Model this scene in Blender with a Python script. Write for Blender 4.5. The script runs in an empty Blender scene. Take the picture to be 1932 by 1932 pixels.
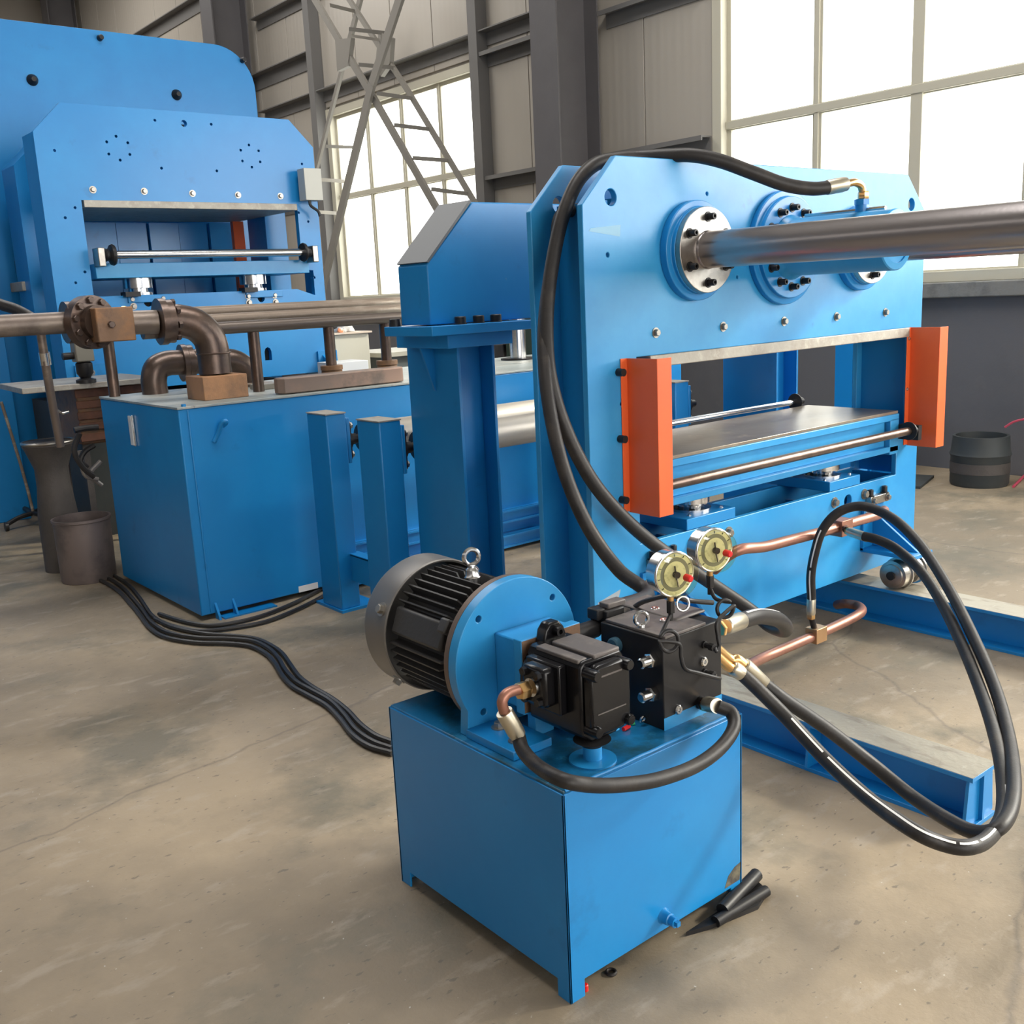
import bpy, bmesh, math, random
from mathutils import Vector as V, Matrix
random.seed(4)
# ------------------------------------------------------------------ camera, sky, lights, exposure
CAM_H = 1.6
F_PX = 1924.045
def cam_axes():
    ya, pi_, ro = math.radians(50.99779), math.radians(-12.100688), math.radians(-2.750188)
    w = V((math.cos(ya)*math.cos(pi_), math.sin(ya)*math.cos(pi_), math.sin(pi_)))
    r0 = V((math.sin(ya), -math.cos(ya), 0)); u0 = r0.cross(w)
    r = r0*math.cos(ro)+u0*math.sin(ro); u = -r0*math.sin(ro)+u0*math.cos(ro)
    return r, u, w
CR, CU, CW = cam_axes()
cam = bpy.data.cameras.new('camera'); cam_o = bpy.data.objects.new('camera', cam)
bpy.context.scene.collection.objects.link(cam_o)
cam.sensor_width = 36; cam.lens = F_PX/1932*36; cam.clip_end = 200; cam.clip_start = .05
m = Matrix((CR, CU, -CW)).transposed().to_4x4(); m.translation = V((0, 0, CAM_H)); cam_o.matrix_world = m
SC = bpy.context.scene; SC.camera = cam_o
vs = SC.view_settings; vs.view_transform = 'Standard'; vs.look = 'None'; vs.gamma = 1; vs.exposure = 0.80
try: vs.use_curve_mapping = False
except Exception: pass
wd = bpy.data.worlds.new('sky'); SC.world = wd; wd.use_nodes = True
bg = wd.node_tree.nodes['Background']; bg.inputs[0].default_value = (1.0, .97, .92, 1); bg.inputs[1].default_value = 2.8
def area(name, loc, rot, sx, sy, power, col=(1, .97, .92)):
    l = bpy.data.lights.new(name, 'AREA'); l.shape = 'RECTANGLE'; l.size = sx; l.size_y = sy; l.energy = power; l.color = col
    o = bpy.data.objects.new(name, l); SC.collection.objects.link(o); o.location = loc; o.rotation_euler = rot; return o
# daylight: the window row that goes on to the right of the picture, plus unseen fill lamps added on the left and overhead
area('window_daylight', (8.05, -2.6, 3.1), (0, math.radians(90-10), 0), 3.0, 8.5, 360)
area('left_fill', (-6.9, 6, 4.6), (0, math.radians(-90+14), 0), 2.6, 26, 110, (1, .93, .84))  # fill added to brighten the back of the hall; the left wall has no opening
for y in (3.0, 12.0, 20.0): area('roof_fill', (3.0, y, 8.5), (0, 0, 0), 7.0, 1.3, 260, (1, .97, .93))  # overhead fill added for top light; the ceiling has no openings
sun = bpy.data.lights.new('sun', 'SUN'); sun.energy = 2.2; sun.angle = math.radians(7); sun.color = (1, .90, .76)
so = bpy.data.objects.new('sun', sun); SC.collection.objects.link(so)
so.rotation_euler = V((-.80, .42, -.52)).to_track_quat('-Z', 'Y').to_euler()

def at(px, py, ax, val):
    """point of the real world that lies on the plane <axis>=val behind a pixel of the photograph"""
    d = CW*F_PX + CR*(px-966) - CU*(py-966)
    i = 'xyz'.index(ax); c = V((0, 0, CAM_H)); return c + d*((val-c[i])/d[i])
# ------------------------------------------------------------------ materials
MATS = {}
def mat(name, col, rough=.5, metal=0., coat=0., noise=None, bump=0., bscale=60., spec=.5, trans=0., emit=None, alpha=None):
    if name in MATS: return MATS[name]
    m = bpy.data.materials.new(name); m.use_nodes = True; nt = m.node_tree; N = nt.nodes; L = nt.links
    b = N['Principled BSDF']
    b.inputs['Base Color'].default_value = (*col, 1); b.inputs['Roughness'].default_value = rough
    b.inputs['Metallic'].default_value = metal; b.inputs['Coat Weight'].default_value = coat; b.inputs['Coat Roughness'].default_value = .18
    b.inputs['Specular IOR Level'].default_value = spec; b.inputs['Transmission Weight'].default_value = trans
    tc = N.new('ShaderNodeTexCoord')
    if noise:
        # noise = list of (colour, scale, low, high, amount, distort)
        prev = None
        for (c2, sc, lo, hi, am, *rest) in noise:
            n = N.new('ShaderNodeTexNoise'); n.inputs['Scale'].default_value = sc; n.inputs['Detail'].default_value = 6
            n.inputs['Roughness'].default_value = .62
            src = tc.outputs['Object']
            if rest:
                mp = N.new('ShaderNodeMapping'); mp.inputs['Scale'].default_value = rest[0]; L.new(src, mp.inputs[0]); src = mp.outputs[0]
            L.new(src, n.inputs['Vector'])
            r = N.new('ShaderNodeMapRange'); r.inputs[1].default_value = lo; r.inputs[2].default_value = hi; r.inputs[4].default_value = am
            L.new(n.outputs[0], r.inputs[0])
            x = N.new('ShaderNodeMix'); x.data_type = 'RGBA'; L.new(r.outputs[0], x.inputs[0])
            if prev is None: x.inputs[6].default_value = (*col, 1)
            else: L.new(prev, x.inputs[6])
            x.inputs[7].default_value = (*c2, 1); prev = x.outputs[2]
        L.new(prev, b.inputs['Base Color'])
    if bump:
        n = N.new('ShaderNodeTexNoise'); n.inputs['Scale'].default_value = bscale; n.inputs['Detail'].default_value = 5
        L.new(tc.outputs['Object'], n.inputs['Vector'])
        bp = N.new('ShaderNodeBump'); bp.inputs['Strength'].default_value = bump; bp.inputs['Distance'].default_value = .01
        L.new(n.outputs[0], bp.inputs['Height']); L.new(bp.outputs[0], b.inputs['Normal'])
    if emit: b.inputs['Emission Color'].default_value = (*emit[:3], 1); b.inputs['Emission Strength'].default_value = emit[3]
    MATS[name] = m; return m
BLUE = mat('blue_paint', (.006, .205, .53), .36, noise=[((.010, .26, .61), 1.6, .45, .75, .7), ((.005, .14, .38), 5, .62, .72, .5), ((.20, .33, .45), 14, .74, .78, .5)], bump=.08, bscale=9, coat=.10)
BLUEP = mat('blue_paint_worn', (.015, .25, .58), .40, noise=[((.045, .34, .66), 2.2, .4, .7, .8), ((.01, .15, .42), 7, .66, .74, .5), ((.16, .3, .42), 22, .72, .76, .6)], bump=.15, bscale=7, coat=.12)
ORANGE = mat('orange_paint', (.80, .13, .03), .45, noise=[((.72, .10, .03), 4, .4, .7, .5)], coat=.1)
STEEL = mat('ground_steel', (.42, .40, .37), .34, 1., noise=[((.30, .27, .24), 8, .45, .65, .7), ((.55, .52, .48), 30, .55, .7, .5)], bump=.05)
PLATEN = mat('raw_plate_edge', (.36, .34, .30), .55, .4, noise=[((.25, .22, .19), 9, .45, .65, .7), ((.50, .47, .42), 24, .55, .7, .6)], bump=.12)
ROD = mat('drawn_tube_steel', (.42, .39, .39), .28, .85, noise=[((.30, .27, .27), 6, .4, .7, .5, (1, .15, 1))], bump=.03)
CHROME = mat('bright_zinc', (.66, .66, .66), .2, 1., bump=.03)
SILVER = mat('silver_paint', (.30, .28, .265), .38, .55)
PIPE = mat('brown_pipe_steel', (.115, .085, .072), .35, .75, noise=[((.20, .13, .10), 7, .45, .7, .8), ((.05, .04, .04), 5, .6, .75, .5)], bump=.1)
BRP = mat('brown_scaled_pipe', (.17, .135, .115), .42, .4, noise=[((.33, .27, .22), 6, .52, .64, .6, (.2, 1, 1)), ((.09, .07, .06), 6, .55, .7, .7)], bump=.1)
RUST = mat('rusty_steel', (.20, .12, .075), .6, .35, noise=[((.32, .16, .07), 6, .45, .65, .8), ((.09, .06, .05), 11, .55, .7, .6)], bump=.2)
SCALE = mat('mill_scale_pipe', (.24, .19, .15), .45, .35, noise=[((.55, .48, .40), 9, .46, .58, .8, (.15, 1, 1)), ((.10, .075, .06), 9, .55, .7, .6, (.2, 1, 1))], bump=.15)
COPPER = mat('copper', (.36, .17, .12), .40, .55, noise=[((.22, .10, .075), 8, .45, .7, .8), ((.60, .30, .20), 16, .6, .75, .5)])
BRASS = mat('brass', (.78, .50, .22), .28, 1., noise=[((.65, .36, .15), 18, .5, .7, .5)])
FERR = mat('plated_ferrule', (.58, .53, .42), .35, .9)
RUBBER = mat('hose_rubber', (.022, .020, .020), .46, 0, noise=[((.06, .05, .042), 12, .5, .72, .6)], bump=.06, bscale=150, spec=.35)
CABLE = mat('cable_sheath', (.022, .021, .021), .4)
BLACK = mat('black_gloss_paint', (.005, .005, .0065), .27, 0, coat=.12, spec=.35, bump=.06, bscale=40)
PHOS = mat('black_oxide_steel', (.016, .0155, .017), .42, .1, spec=.35, noise=[((.032, .03, .03), 9, .45, .7, .6)])
PHOST = mat('dusty_black_metal', (.13, .115, .11), .5, .2, noise=[((.26, .23, .20), 15, .5, .7, .6)])
MOTOR = mat('motor_charcoal', (.050, .049, .050), .45, .15, bump=.08, bscale=90)
COWL = mat('motor_cowl', (.20, .19, .18), .42, .5)
WHITEP = mat('white_mark', (.75, .75, .73), .6)
CREAM = mat('window_frame', (.55, .52, .42), .5)
CREAM2 = mat('cabinet_beige', (.52, .50, .42), .5)
LGREY = mat('light_grey_box', (.48, .48, .44), .5)
WHITEM = mat('white_sheet', (.72, .74, .76), .5)
RED = mat('red_plastic', (.70, .02, .02), .35)
GREEN = mat('green_plastic', (.02, .35, .14), .4)
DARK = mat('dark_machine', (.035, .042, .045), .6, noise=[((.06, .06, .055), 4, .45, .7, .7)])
DGREEN = mat('dark_green_paint', (.03, .055, .035), .6)
HOLE = mat('hole_dark', (.006, .007, .009), .8)
COL = mat('column_grey', (.105, .10, .105), .6, noise=[((.085, .08, .085), 3, .4, .7, .6)])
GIRT = mat('girt_grey', (.16, .155, .15), .6)
LATT = mat('lattice_grey', (.22, .205, .18), .6)
RAILTOP = mat('worn_rail_top', (.36, .33, .27), .45, .45, noise=[((.22, .19, .15), 18, .52, .66, .8, (1, .3, 1)), ((.52, .49, .42), 30, .6, .75, .6)], bump=.15)
TABLE = mat('worn_table_steel', (.30, .26, .21), .28, .35, noise=[((.22, .17, .13), 5, .45, .65, .8, (.6, 1, 1)), ((.48, .40, .30), 12, .6, .72, .7)], bump=.08, bscale=20)
FABDK = mat('grimy_metal', (.085, .075, .07), .65, .2, noise=[((.05, .045, .042), 5, .45, .7, .7)], bump=.2)
YEL = mat('gauge_face', (.60, .58, .36), .5, noise=[((.30, .30, .18), 40, .5, .65, .8)])
GREYFACE = mat('gauge_face_dark', (.16, .16, .12), .4)  # dark grey ring of the dial
SCUFF = mat('grey_scuff', (.32, .36, .40), .5)
def glass(name, col=(1, 1, 1), rough=.0):
    m = bpy.data.materials.new(name); m.use_nodes = True; nt = m.node_tree; N = nt.nodes; L = nt.links
    N.clear(); out = N.new('ShaderNodeOutputMaterial'); t = N.new('ShaderNodeBsdfTransparent'); t.inputs[0].default_value = (*col, 1)
    g = N.new('ShaderNodeBsdfGlossy'); g.inputs['Roughness'].default_value = .05; f = N.new('ShaderNodeFresnel'); f.inputs[0].default_value = 1.45
    ge = N.new('ShaderNodeNewGeometry'); ma = N.new('ShaderNodeMath'); ma.operation = 'MULTIPLY_ADD'; L.new(ge.outputs['Backfacing'], ma.inputs[0]); ma.inputs[1].default_value = -1; ma.inputs[2].default_value = 1
    mu = N.new('ShaderNodeMath'); mu.operation = 'MULTIPLY'; L.new(ma.outputs[0], mu.inputs[0]); L.new(f.outputs[0], mu.inputs[1])
    x = N.new('ShaderNodeMixShader'); L.new(mu.outputs[0], x.inputs[0]); L.new(t.outputs[0], x.inputs[1]); L.new(g.outputs[0], x.inputs[2]); L.new(x.outputs[0], out.inputs[0])
    return m
GLASS = glass('window_glass', (.96, .98, .97)); GGLASS = glass('gauge_glass', (.93, .92, .78))

def floor_mat():
    m = bpy.data.materials.new('concrete_floor'); m.use_nodes = True; nt = m.node_tree; N = nt.nodes; L = nt.links
    b = N['Principled BSDF']; tc = N.new('ShaderNodeTexCoord')
    def noise(sc, det=7, rough=.6, mp=None, dist=0):
        n = N.new('ShaderNodeTexNoise'); n.inputs['Scale'].default_value = sc; n.inputs['Detail'].default_value = det
        n.inputs['Roughness'].default_value = rough; n.inputs['Distortion'].default_value = dist
        if mp:
            q = N.new('ShaderNodeMapping'); q.inputs['Scale'].default_value = mp; q.inputs['Rotation'].default_value = (0, 0, .6)
            L.new(tc.outputs['Object'], q.inputs[0]); L.new(q.outputs[0], n.inputs['Vector'])
        else: L.new(tc.outputs['Object'], n.inputs['Vector'])
        return n.outputs[0]
    def rng(s, lo, hi, am=1.):
        r = N.new('ShaderNodeMapRange'); r.inputs[1].default_value = lo; r.inputs[2].default_value = hi; r.inputs[4].default_value = am; L.new(s, r.inputs[0]); return r.outputs[0]
    def mix(f, a, bcol):
        x = N.new('ShaderNodeMix'); x.data_type = 'RGBA'; L.new(f, x.inputs[0])
        if isinstance(a, tuple): x.inputs[6].default_value = (*a, 1)
        else: L.new(a, x.inputs[6])
        x.inputs[7].default_value = (*bcol, 1); return x.outputs[2]
    c = mix(rng(noise(.8), .40, .62), (.215, .172, .120), (.36, .285, .195))
    c = mix(rng(noise(1.7, 8), .50, .64, .85), c, (.15, .135, .10))
    c = mix(rng(noise(5.5, 8, .6, (1, 2.5, 1)), .56, .70, .5), c, (.40, .34, .27))
    c = mix(rng(noise(26, 4, .5, (1, 2.2, 1)), .66, .70, .6), c, (.10, .085, .07))
    c = mix(rng(noise(60, 2, .5), .74, .77, .6), c, (.62, .60, .56))
    # fine crack lines
    v = N.new('ShaderNodeTexVoronoi'); v.feature = 'DISTANCE_TO_EDGE'; v.inputs['Scale'].default_value = .33
    dn = N.new('ShaderNodeTexNoise'); dn.inputs['Scale'].default_value = 3; dn.inputs['Detail'].default_value = 8
    L.new(tc.outputs['Object'], dn.inputs['Vector'])
    ad = N.new('ShaderNodeMix'); ad.data_type = 'RGBA'; ad.inputs[0].default_value = .16
    L.new(tc.outputs['Object'], ad.inputs[6]); L.new(dn.outputs[1], ad.inputs[7]); L.new(ad.outputs[2], v.inputs['Vector'])
    r = N.new('ShaderNodeMapRange'); r.inputs[1].default_value = .0; r.inputs[2].default_value = .0035; r.inputs[3].default_value = .45; r.inputs[4].default_value = 0; L.new(v.outputs[0], r.inputs[0])
    c = mix(r.outputs[0], c, (.09, .075, .065))
    L.new(c, b.inputs['Base Color'])
    rr = N.new('ShaderNodeMapRange'); rr.inputs[3].default_value = .42; rr.inputs[4].default_value = .75; L.new(noise(3), rr.inputs[0]); L.new(rr.outputs[0], b.inputs['Roughness'])
    bp = N.new('ShaderNodeBump'); bp.inputs['Strength'].default_value = .35; bp.inputs['Distance'].default_value = .01
    L.new(noise(14, 8, .7), bp.inputs['Height']); L.new(bp.outputs[0], b.inputs['Normal'])
    return m
def panel_mat():
    m = bpy.data.materials.new('sandwich_panel'); m.use_nodes = True; nt = m.node_tree; N = nt.nodes; L = nt.links
    b = N['Principled BSDF']; b.inputs['Base Color'].default_value = (.42, .385, .335, 1); b.inputs['Roughness'].default_value = .36
    tc = N.new('ShaderNodeTexCoord'); mp = N.new('ShaderNodeMapping'); mp.inputs['Scale'].default_value = (1, 1, .02); L.new(tc.outputs['Object'], mp.inputs[0])
    w = N.new('ShaderNodeTexWave'); w.bands_direction = 'Y'; w.inputs['Scale'].default_value = 3.0; w.wave_profile = 'SIN'; L.new(tc.outputs['Object'], w.inputs['Vector'])
    n = N.new('ShaderNodeTexNoise'); n.inputs['Scale'].default_value = 2.5; L.new(mp.outputs[0], n.inputs['Vector'])
    bp = N.new('ShaderNodeBump'); bp.inputs['Strength'].default_value = .10; bp.inputs['Distance'].default_value = .01; L.new(w.outputs[1], bp.inputs['Height'])
    bp2 = N.new('ShaderNodeBump'); bp2.inputs['Strength'].default_value = .3; bp2.inputs['Distance'].default_value = .02; L.new(n.outputs[0], bp2.inputs['Height']); L.new(bp.outputs[0], bp2.inputs['Normal'])
    L.new(bp2.outputs[0], b.inputs['Normal']); return m
FLOOR = floor_mat(); PANEL = panel_mat()
DADO = mat('grey_plaster', (.115, .115, .125), .7, noise=[((.085, .088, .10), 1.5, .45, .7, .7), ((.15, .145, .145), 4, .6, .75, .5)], bump=.1)
SILL = mat('concrete_sill', (.20, .20, .19), .7, noise=[((.12, .12, .12), 8, .5, .65, .7)], bump=.2)
CEIL = mat('roof_sheet', (.30, .29, .27), .7)
# ------------------------------------------------------------------ mesh helpers
WL = {}
def link(o): SC.collection.objects.link(o); return o
def thing(name, label, cat, loc=(0, 0, 0), group=None):
    o = link(bpy.data.objects.new(name, None)); o.empty_display_size = .1; o.location = loc; WL[o.name] = V(loc)
    o['label'] = label; o['category'] = cat
    if group: o['group'] = group
    return o
def tag(o, label, cat, group=None):
    o['label'] = label; o['category'] = cat
    if group: o['group'] = group
    return o
class G:
    def __init__(s): s.b = bmesh.new()
    def box(s, x0, x1, y0, y1, z0, z1, rot=None, piv=None):
        vs_ = [s.b.verts.new((x, y, z)) for x in (x0, x1) for y in (y0, y1) for z in (z0, z1)]
        for f in ((0, 1, 3, 2), (4, 6, 7, 5), (0, 4, 5, 1), (2, 3, 7, 6), (0, 2, 6, 4), (1, 5, 7, 3)): s.b.faces.new([vs_[i] for i in f])
        if rot:
            p = V(piv) if piv else V(((x0+x1)/2, (y0+y1)/2, (z0+z1)/2)); M = Matrix.Rotation(rot[1], 3, rot[0])
            for v in vs_: v.co = M@(v.co-p)+p
        return s
    def prism(s, pts, ax, a, b_):
        """polygon given in the plane square to ax, pushed from a to b_"""
        def P(p, t): return {'x': (t, p[0], p[1]), 'y': (p[0], t, p[1]), 'z': (p[0], p[1], t)}[ax]
        A = [s.b.verts.new(P(p, a)) for p in pts]; B = [s.b.verts.new(P(p, b_)) for p in pts]
        s.b.faces.new(A); s.b.faces.new(B[::-1]); n = len(pts)
        for i in range(n): s.b.faces.new((A[i], B[i], B[(i+1) % n], A[(i+1) % n]))
        return s
    def plate(s, outer, holes, ax, a, b_):
        """plate with real holes"""
        def P(p, t): return {'x': (t, p[0], p[1]), 'y': (p[0], t, p[1]), 'z': (p[0], p[1], t)}[ax]
        t = bmesh.new(); es = []
        for lp in [outer]+holes:
            vv = [t.verts.new(P(p, a)) for p in lp]
            es += [t.edges.new((vv[i], vv[(i+1) % len(vv)])) for i in range(len(vv))]
        bmesh.ops.triangle_fill(t, use_beauty=True, edges=es)
        r = bmesh.ops.extrude_face_region(t, geom=t.faces[:])
        d = V(P((0, 0), b_-a))
        bmesh.ops.translate(t, verts=[e for e in r['geom'] if isinstance(e, bmesh.types.BMVert)], vec=d)
        me = bpy.data.meshes.new('t'); t.to_mesh(me); t.free(); s.b.from_mesh(me); bpy.data.meshes.remove(me); return s
    def lathe(s, o, d, prof, n=32, caps=True):
        """prof: (distance along d, radius)"""
        o = V(o); d = V(d).normalized(); u = d.orthogonal().normalized(); w = d.cross(u); rings = []
        for (t, r) in prof:
            c = o+d*t
            rings.append([s.b.verts.new(c+(u*math.cos(2*math.pi*i/n)+w*math.sin(2*math.pi*i/n))*max(r, 1e-4)) for i in range(n)])
        for A, B in zip(rings, rings[1:]):
            for i in range(n): s.b.faces.new((A[i], A[(i+1) % n], B[(i+1) % n], B[i]))
        if caps: s.b.faces.new(rings[0][::-1]); s.b.faces.new(rings[-1])
        return s
    def cyl(s, a, b_, r, n=24, r2=None):
        a = V(a); b_ = V(b_); L_ = (b_-a).length; return s.lathe(a, b_-a, [(0, r), (L_, r if r2 is None else r2)], n)
    def tube(s, pts, r, n=12, smooth=6, closed=False):
        P = spline(pts, smooth) if smooth > 1 else [V(p) for p in pts]
        fr = frames(P); rings = []
        for k, (p, u, w) in enumerate(fr):
            rr = r(k/(len(fr)-1)) if callable(r) else r
            rings.append([s.b.verts.new(p+(u*math.cos(2*math.pi*i/n)+w*math.sin(2*math.pi*i/n))*rr) for i in range(n)])
        for A, B in zip(rings, rings[1:]):
            for i in range(n): s.b.faces.new((A[i], A[(i+1) % n], B[(i+1) % n], B[i]))
        s.b.faces.new(rings[0][::-1]); s.b.faces.new(rings[-1]); return s
    def torus(s, c, nrm, R, r, n=28, m_=10):
        c = V(c); nrm = V(nrm).normalized(); u = nrm.orthogonal().normalized(); w = nrm.cross(u); rings = []
        for i in range(n):
            a = 2*math.pi*i/n; e = u*math.cos(a)+w*math.sin(a)
            rings.append([s.b.verts.new(c+e*(R+r*math.cos(2*math.pi*j/m_))+nrm*r*math.sin(2*math.pi*j/m_)) for j in range(m_)])
        for i in range(n):
            A, B = rings[i], rings[(i+1) % n]
            for j in range(m_): s.b.faces.new((A[j], A[(j+1) % m_], B[(j+1) % m_], B[j]))
        return s
def spline(pts, k):
    P = [V(p) for p in pts]
    if len(P) < 3: return P
    Q = [P[0]*2-P[1]]+P+[P[-1]*2-P[-2]]; out = []
    for i in range(1, len(Q)-2):
        a, b, c, d = Q[i-1:i+3]
        for j in range(k):
            t = j/k
            out.append(.5*((2*b)+(-a+c)*t+(2*a-5*b+4*c-d)*t*t+(-a+3*b-3*c+d)*t**3))
    out.append(P[-1]); return out
def frames(P):
    fr = []; t0 = (P[1]-P[0]).normalized(); u = t0.orthogonal().normalized()
    for i, p in enumerate(P):
        t = (P[min(i+1, len(P)-1)]-P[max(i-1, 0)]).normalized()
        u = (u-t*u.dot(t)).normalized(); fr.append((p, u, t.cross(u)))
    return fr
def obj(name, g, m, parent=None, bevel=0., angle=.6, flat=False):
    b = g.b; me = bpy.data.meshes.new(name)
    bmesh.ops.recalc_face_normals(b, faces=b.faces[:])
    off = V((0, 0, 0))
    if parent is not None: off = WL[parent.name]
    elif b.verts:
        xs = [v.co for v in b.verts]; off = V((sum(c.x for c in xs)/len(xs), sum(c.y for c in xs)/len(xs), min(c.z for c in xs)))
    bmesh.ops.translate(b, verts=b.verts[:], vec=-off); b.to_mesh(me); b.free()
    me.materials.append(m)
    if not flat: me.shade_smooth(); me.set_sharp_from_angle(angle=angle)
    o = link(bpy.data.objects.new(name, me)); WL[o.name] = off.copy()
    if parent is not None: o.parent = parent
    else: o.location = off
    if bevel:
        md = o.modifiers.new('bevel', 'BEVEL'); md.width = bevel; md.segments = 2; md.limit_method = 'ANGLE'; md.angle_limit = .7
        md.harden_normals = False
    return o
def inst(name, mesh, parent, loc, d=(0, 0, 1)):
    o = link(bpy.data.objects.new(name, mesh)); o.parent = parent; o.location = V(loc)-WL[parent.name]
    o.rotation_euler = V(d).to_track_quat('Z', 'Y').to_euler(); WL[o.name] = V(loc); return o
def struct(o): o['kind'] = 'structure'; return o
def shared(name, g, m):
    o = obj(name, g, m); me = o.data; bpy.data.objects.remove(o)
    me.transform(Matrix.Identity(4)); return me
def bolt_mesh(r, h, m, washer=True, name='bolt_mesh', sock=False):
    g = G()
    if washer: g.lathe((0, 0, 0), (0, 0, 1), [(0, r*1.5), (r*.22, r*1.5)], 16)
    z = r*.22 if washer else 0
    if sock: g.lathe((0, 0, 0), (0, 0, 1), [(z, r), (z+h*.9, r), (z+h, r*.9), (z+h, r*.5), (z+h*.55, r*.5)], 14)
    else: g.lathe((0, 0, 0), (0, 0, 1), [(z, r), (z+h*.85, r), (z+h, r*.86)], 6)
    b = g.b; me = bpy.data.meshes.new(name); bmesh.ops.recalc_face_normals(b, faces=b.faces[:]); b.to_mesh(me); b.free(); me.materials.append(m)
    me.shade_smooth(); me.set_sharp_from_angle(angle=.5); return me
B_HEX = bolt_mesh(.013, .013, mat('bolt_zinc', (.35, .33, .30), .35, .9)); B_HEXL = bolt_mesh(.017, .016, MATS['bolt_zinc'])
B_SOCK = bolt_mesh(.0125, .03, PHOS, True, sock=True); B_SM = bolt_mesh(.006, .006, CHROME); B_BLK = bolt_mesh(.011, .012, BLACK, False)
B_BIGBLK = bolt_mesh(.03, .035, PHOS, True); B_DK = bolt_mesh(.018, .02, PIPE, False)
def circ(cx, cz, r, n=20): return [(cx+r*math.cos(2*math.pi*i/n), cz+r*math.sin(2*math.pi*i/n)) for i in range(n)]
def rect(x0, x1, z0, z1): return [(x0, z0), (x1, z0), (x1, z1), (x0, z1)]

# ------------------------------------------------------------------ the setting
XW = 8.2
struct(obj('floor', G().box(-7.2, 8.4, -10, 26.2, -.15, 0), FLOOR))
struct(obj('ceiling', G().box(-7.2, 8.3, -10, 26.2, 8.6, 8.75), CEIL))
struct(obj('wall_left', G().box(-7.2, -7, -10, 26.2, 0, 8.6), DADO))
struct(obj('wall_front', G().box(-7.2, -4.5, -10.2, -10, 0, 8.6).box(6.5, 8.3, -10.2, -10, 0, 8.6).box(-4.5, 6.5, -10.2, -10, 6.0, 8.6), PANEL))
wb = struct(obj('wall_back', G().box(-7.2, 8.3, 26, 26.2, 0, 8.6), PANEL)); 
WIN = [(10.31, 13.99, 1.58, 4.36), (1.76, 6.71, 1.53, 4.69), (-7.59, .99, 1.53, 4.69)]
g = G(); yy = 26.0
for (a, b_, z0, z1) in WIN:
    g.box(XW, XW+.18, b_, yy, 1.45, 8.6); g.box(XW, XW+.18, a, b_, z1, 8.6); g.box(XW, XW+.18, a, b_, 1.40, z0); yy = a
g.box(XW, XW+.18, -10, yy, 1.4, 8.6)
wr = struct(obj('wall_right', g, PANEL))
# sandwich panels, one by one
def panels(y0, y1, z0, z1):
    n = max(1, round((y1-y0)/1.0)); w = (y1-y0)/n
    for i in range(n):
        obj('wall_panel', G().box(XW-.03, XW-.001, y0+i*w+.006, y0+(i+1)*w-.006, z0, z1), PANEL, wr, bevel=.004)
panels(14.0, 26, 1.5, 8.5); panels(6.72, 10.3, 1.5, 8.5); panels(10.3, 14.0, 4.40, 8.5); panels(1.7, 6.72, 4.75, 8.5); panels(-9.9, 1.7, 4.75, 8.5); panels(.98, 1.75, 1.5, 4.75)
dado = obj('parapet', G().box(XW-.10, XW+.2, -10, 26, 0, 1.40), DADO, wr)
obj('sill', G().box(XW-.19, XW+.1, -10, 26, 1.40, 1.52), SILL, wr, bevel=.01)
def window(n, y0, y1, z0, z1, zr, mull, heavy=None):
    w = struct(obj('window_%d' % n, G().box(XW-.045, XW+.16, y0-.11, y0, z0-.06, z1+.10).box(XW-.045, XW+.16, y1, y1+.11, z0-.06, z1+.10)
        .box(XW-.02, XW+.16, y0, y1, z1, z1+.10).box(XW-.04, XW+.16, y0, y1, z0-.06, z0+.03), CREAM, bevel=.006))
    obj('transom', G().box(XW+.02, XW+.12, y0, y1, zr-.035, zr+.035), CREAM, w, bevel=.005)
    for y in mull:
        h = .052 if heavy and abs(y-heavy) < .01 else .022
        obj('mullion', G().box(XW+.03, XW+.10, y-h, y+h, z0, z1), CREAM, w, bevel=.004)
    ys = [y0]+sorted(mull)+[y1]
    for a, b_ in zip(ys, ys[1:]):
        for za, zb in ((z0, zr), (zr, z1)):
            obj('sash', G().plate(rect(a, b_, za, zb), [rect(a+.045, b_-.045, za+.045, zb-.045)], 'x', XW+.05, XW+.085), CREAM, w)
            obj('pane', G().box(XW+.065, XW+.07, a+.03, b_-.03, za+.03, zb-.03), GLASS, w)
    return w
window(1, 1.85, 6.62, 1.58, 4.6, 3.07, [5.62, 4.67, 3.74, 2.8], 4.67)
window(2, 10.4, 13.9, 1.63, 4.27, 3.12, [11.27, 12.15, 13.02])
window(3, -7.5, .9, 1.58, 4.6, 3.07, [-6.5, -5.5, -4.5, -3.5, -2.5, -1.5, -.4])
# columns of the hall
k = 0
for yc in (8.33, 16.2, 24.1, .0+.45):
    if yc < 1: continue
    k += 1
    xi = 7.45
    t = thing('steel_column', ['dark grey steel column against the wall between the two windows', 'dark grey steel column rising behind the big blue back plate, right one', 'dark grey steel column far left behind the big blue plate'][k-1], 'column', (7.8, yc, 0), 'steel columns along the window wall')
    obj('flange', G().box(xi, xi+.02, yc-.20, yc+.20, 0, 8.55), COL, t); obj('web', G().box(xi+.02, 8.02, yc-.012, yc+.012, 0, 8.55), COL, t)
    obj('flange', G().box(8.02, 8.04, yc-.20, yc+.20, 0, 8.55), COL, t)
    obj('base_plate', G().box(xi-.1, 8.06, yc-.26, yc+.26, 0, .03), COL, t)
n = 0
for (ya, yb) in ((6.75, 8.12), (8.55, 10.28)):
    for z in (2.98, 4.38): n += 1; struct(obj('trim_%d' % n, G().box(8.02, 8.165, ya, yb, z, z+.015).box(8.15, 8.165, ya, yb, z-.14, z).box(8.02, 8.035, ya, yb, z-.03, z), GIRT))
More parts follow.
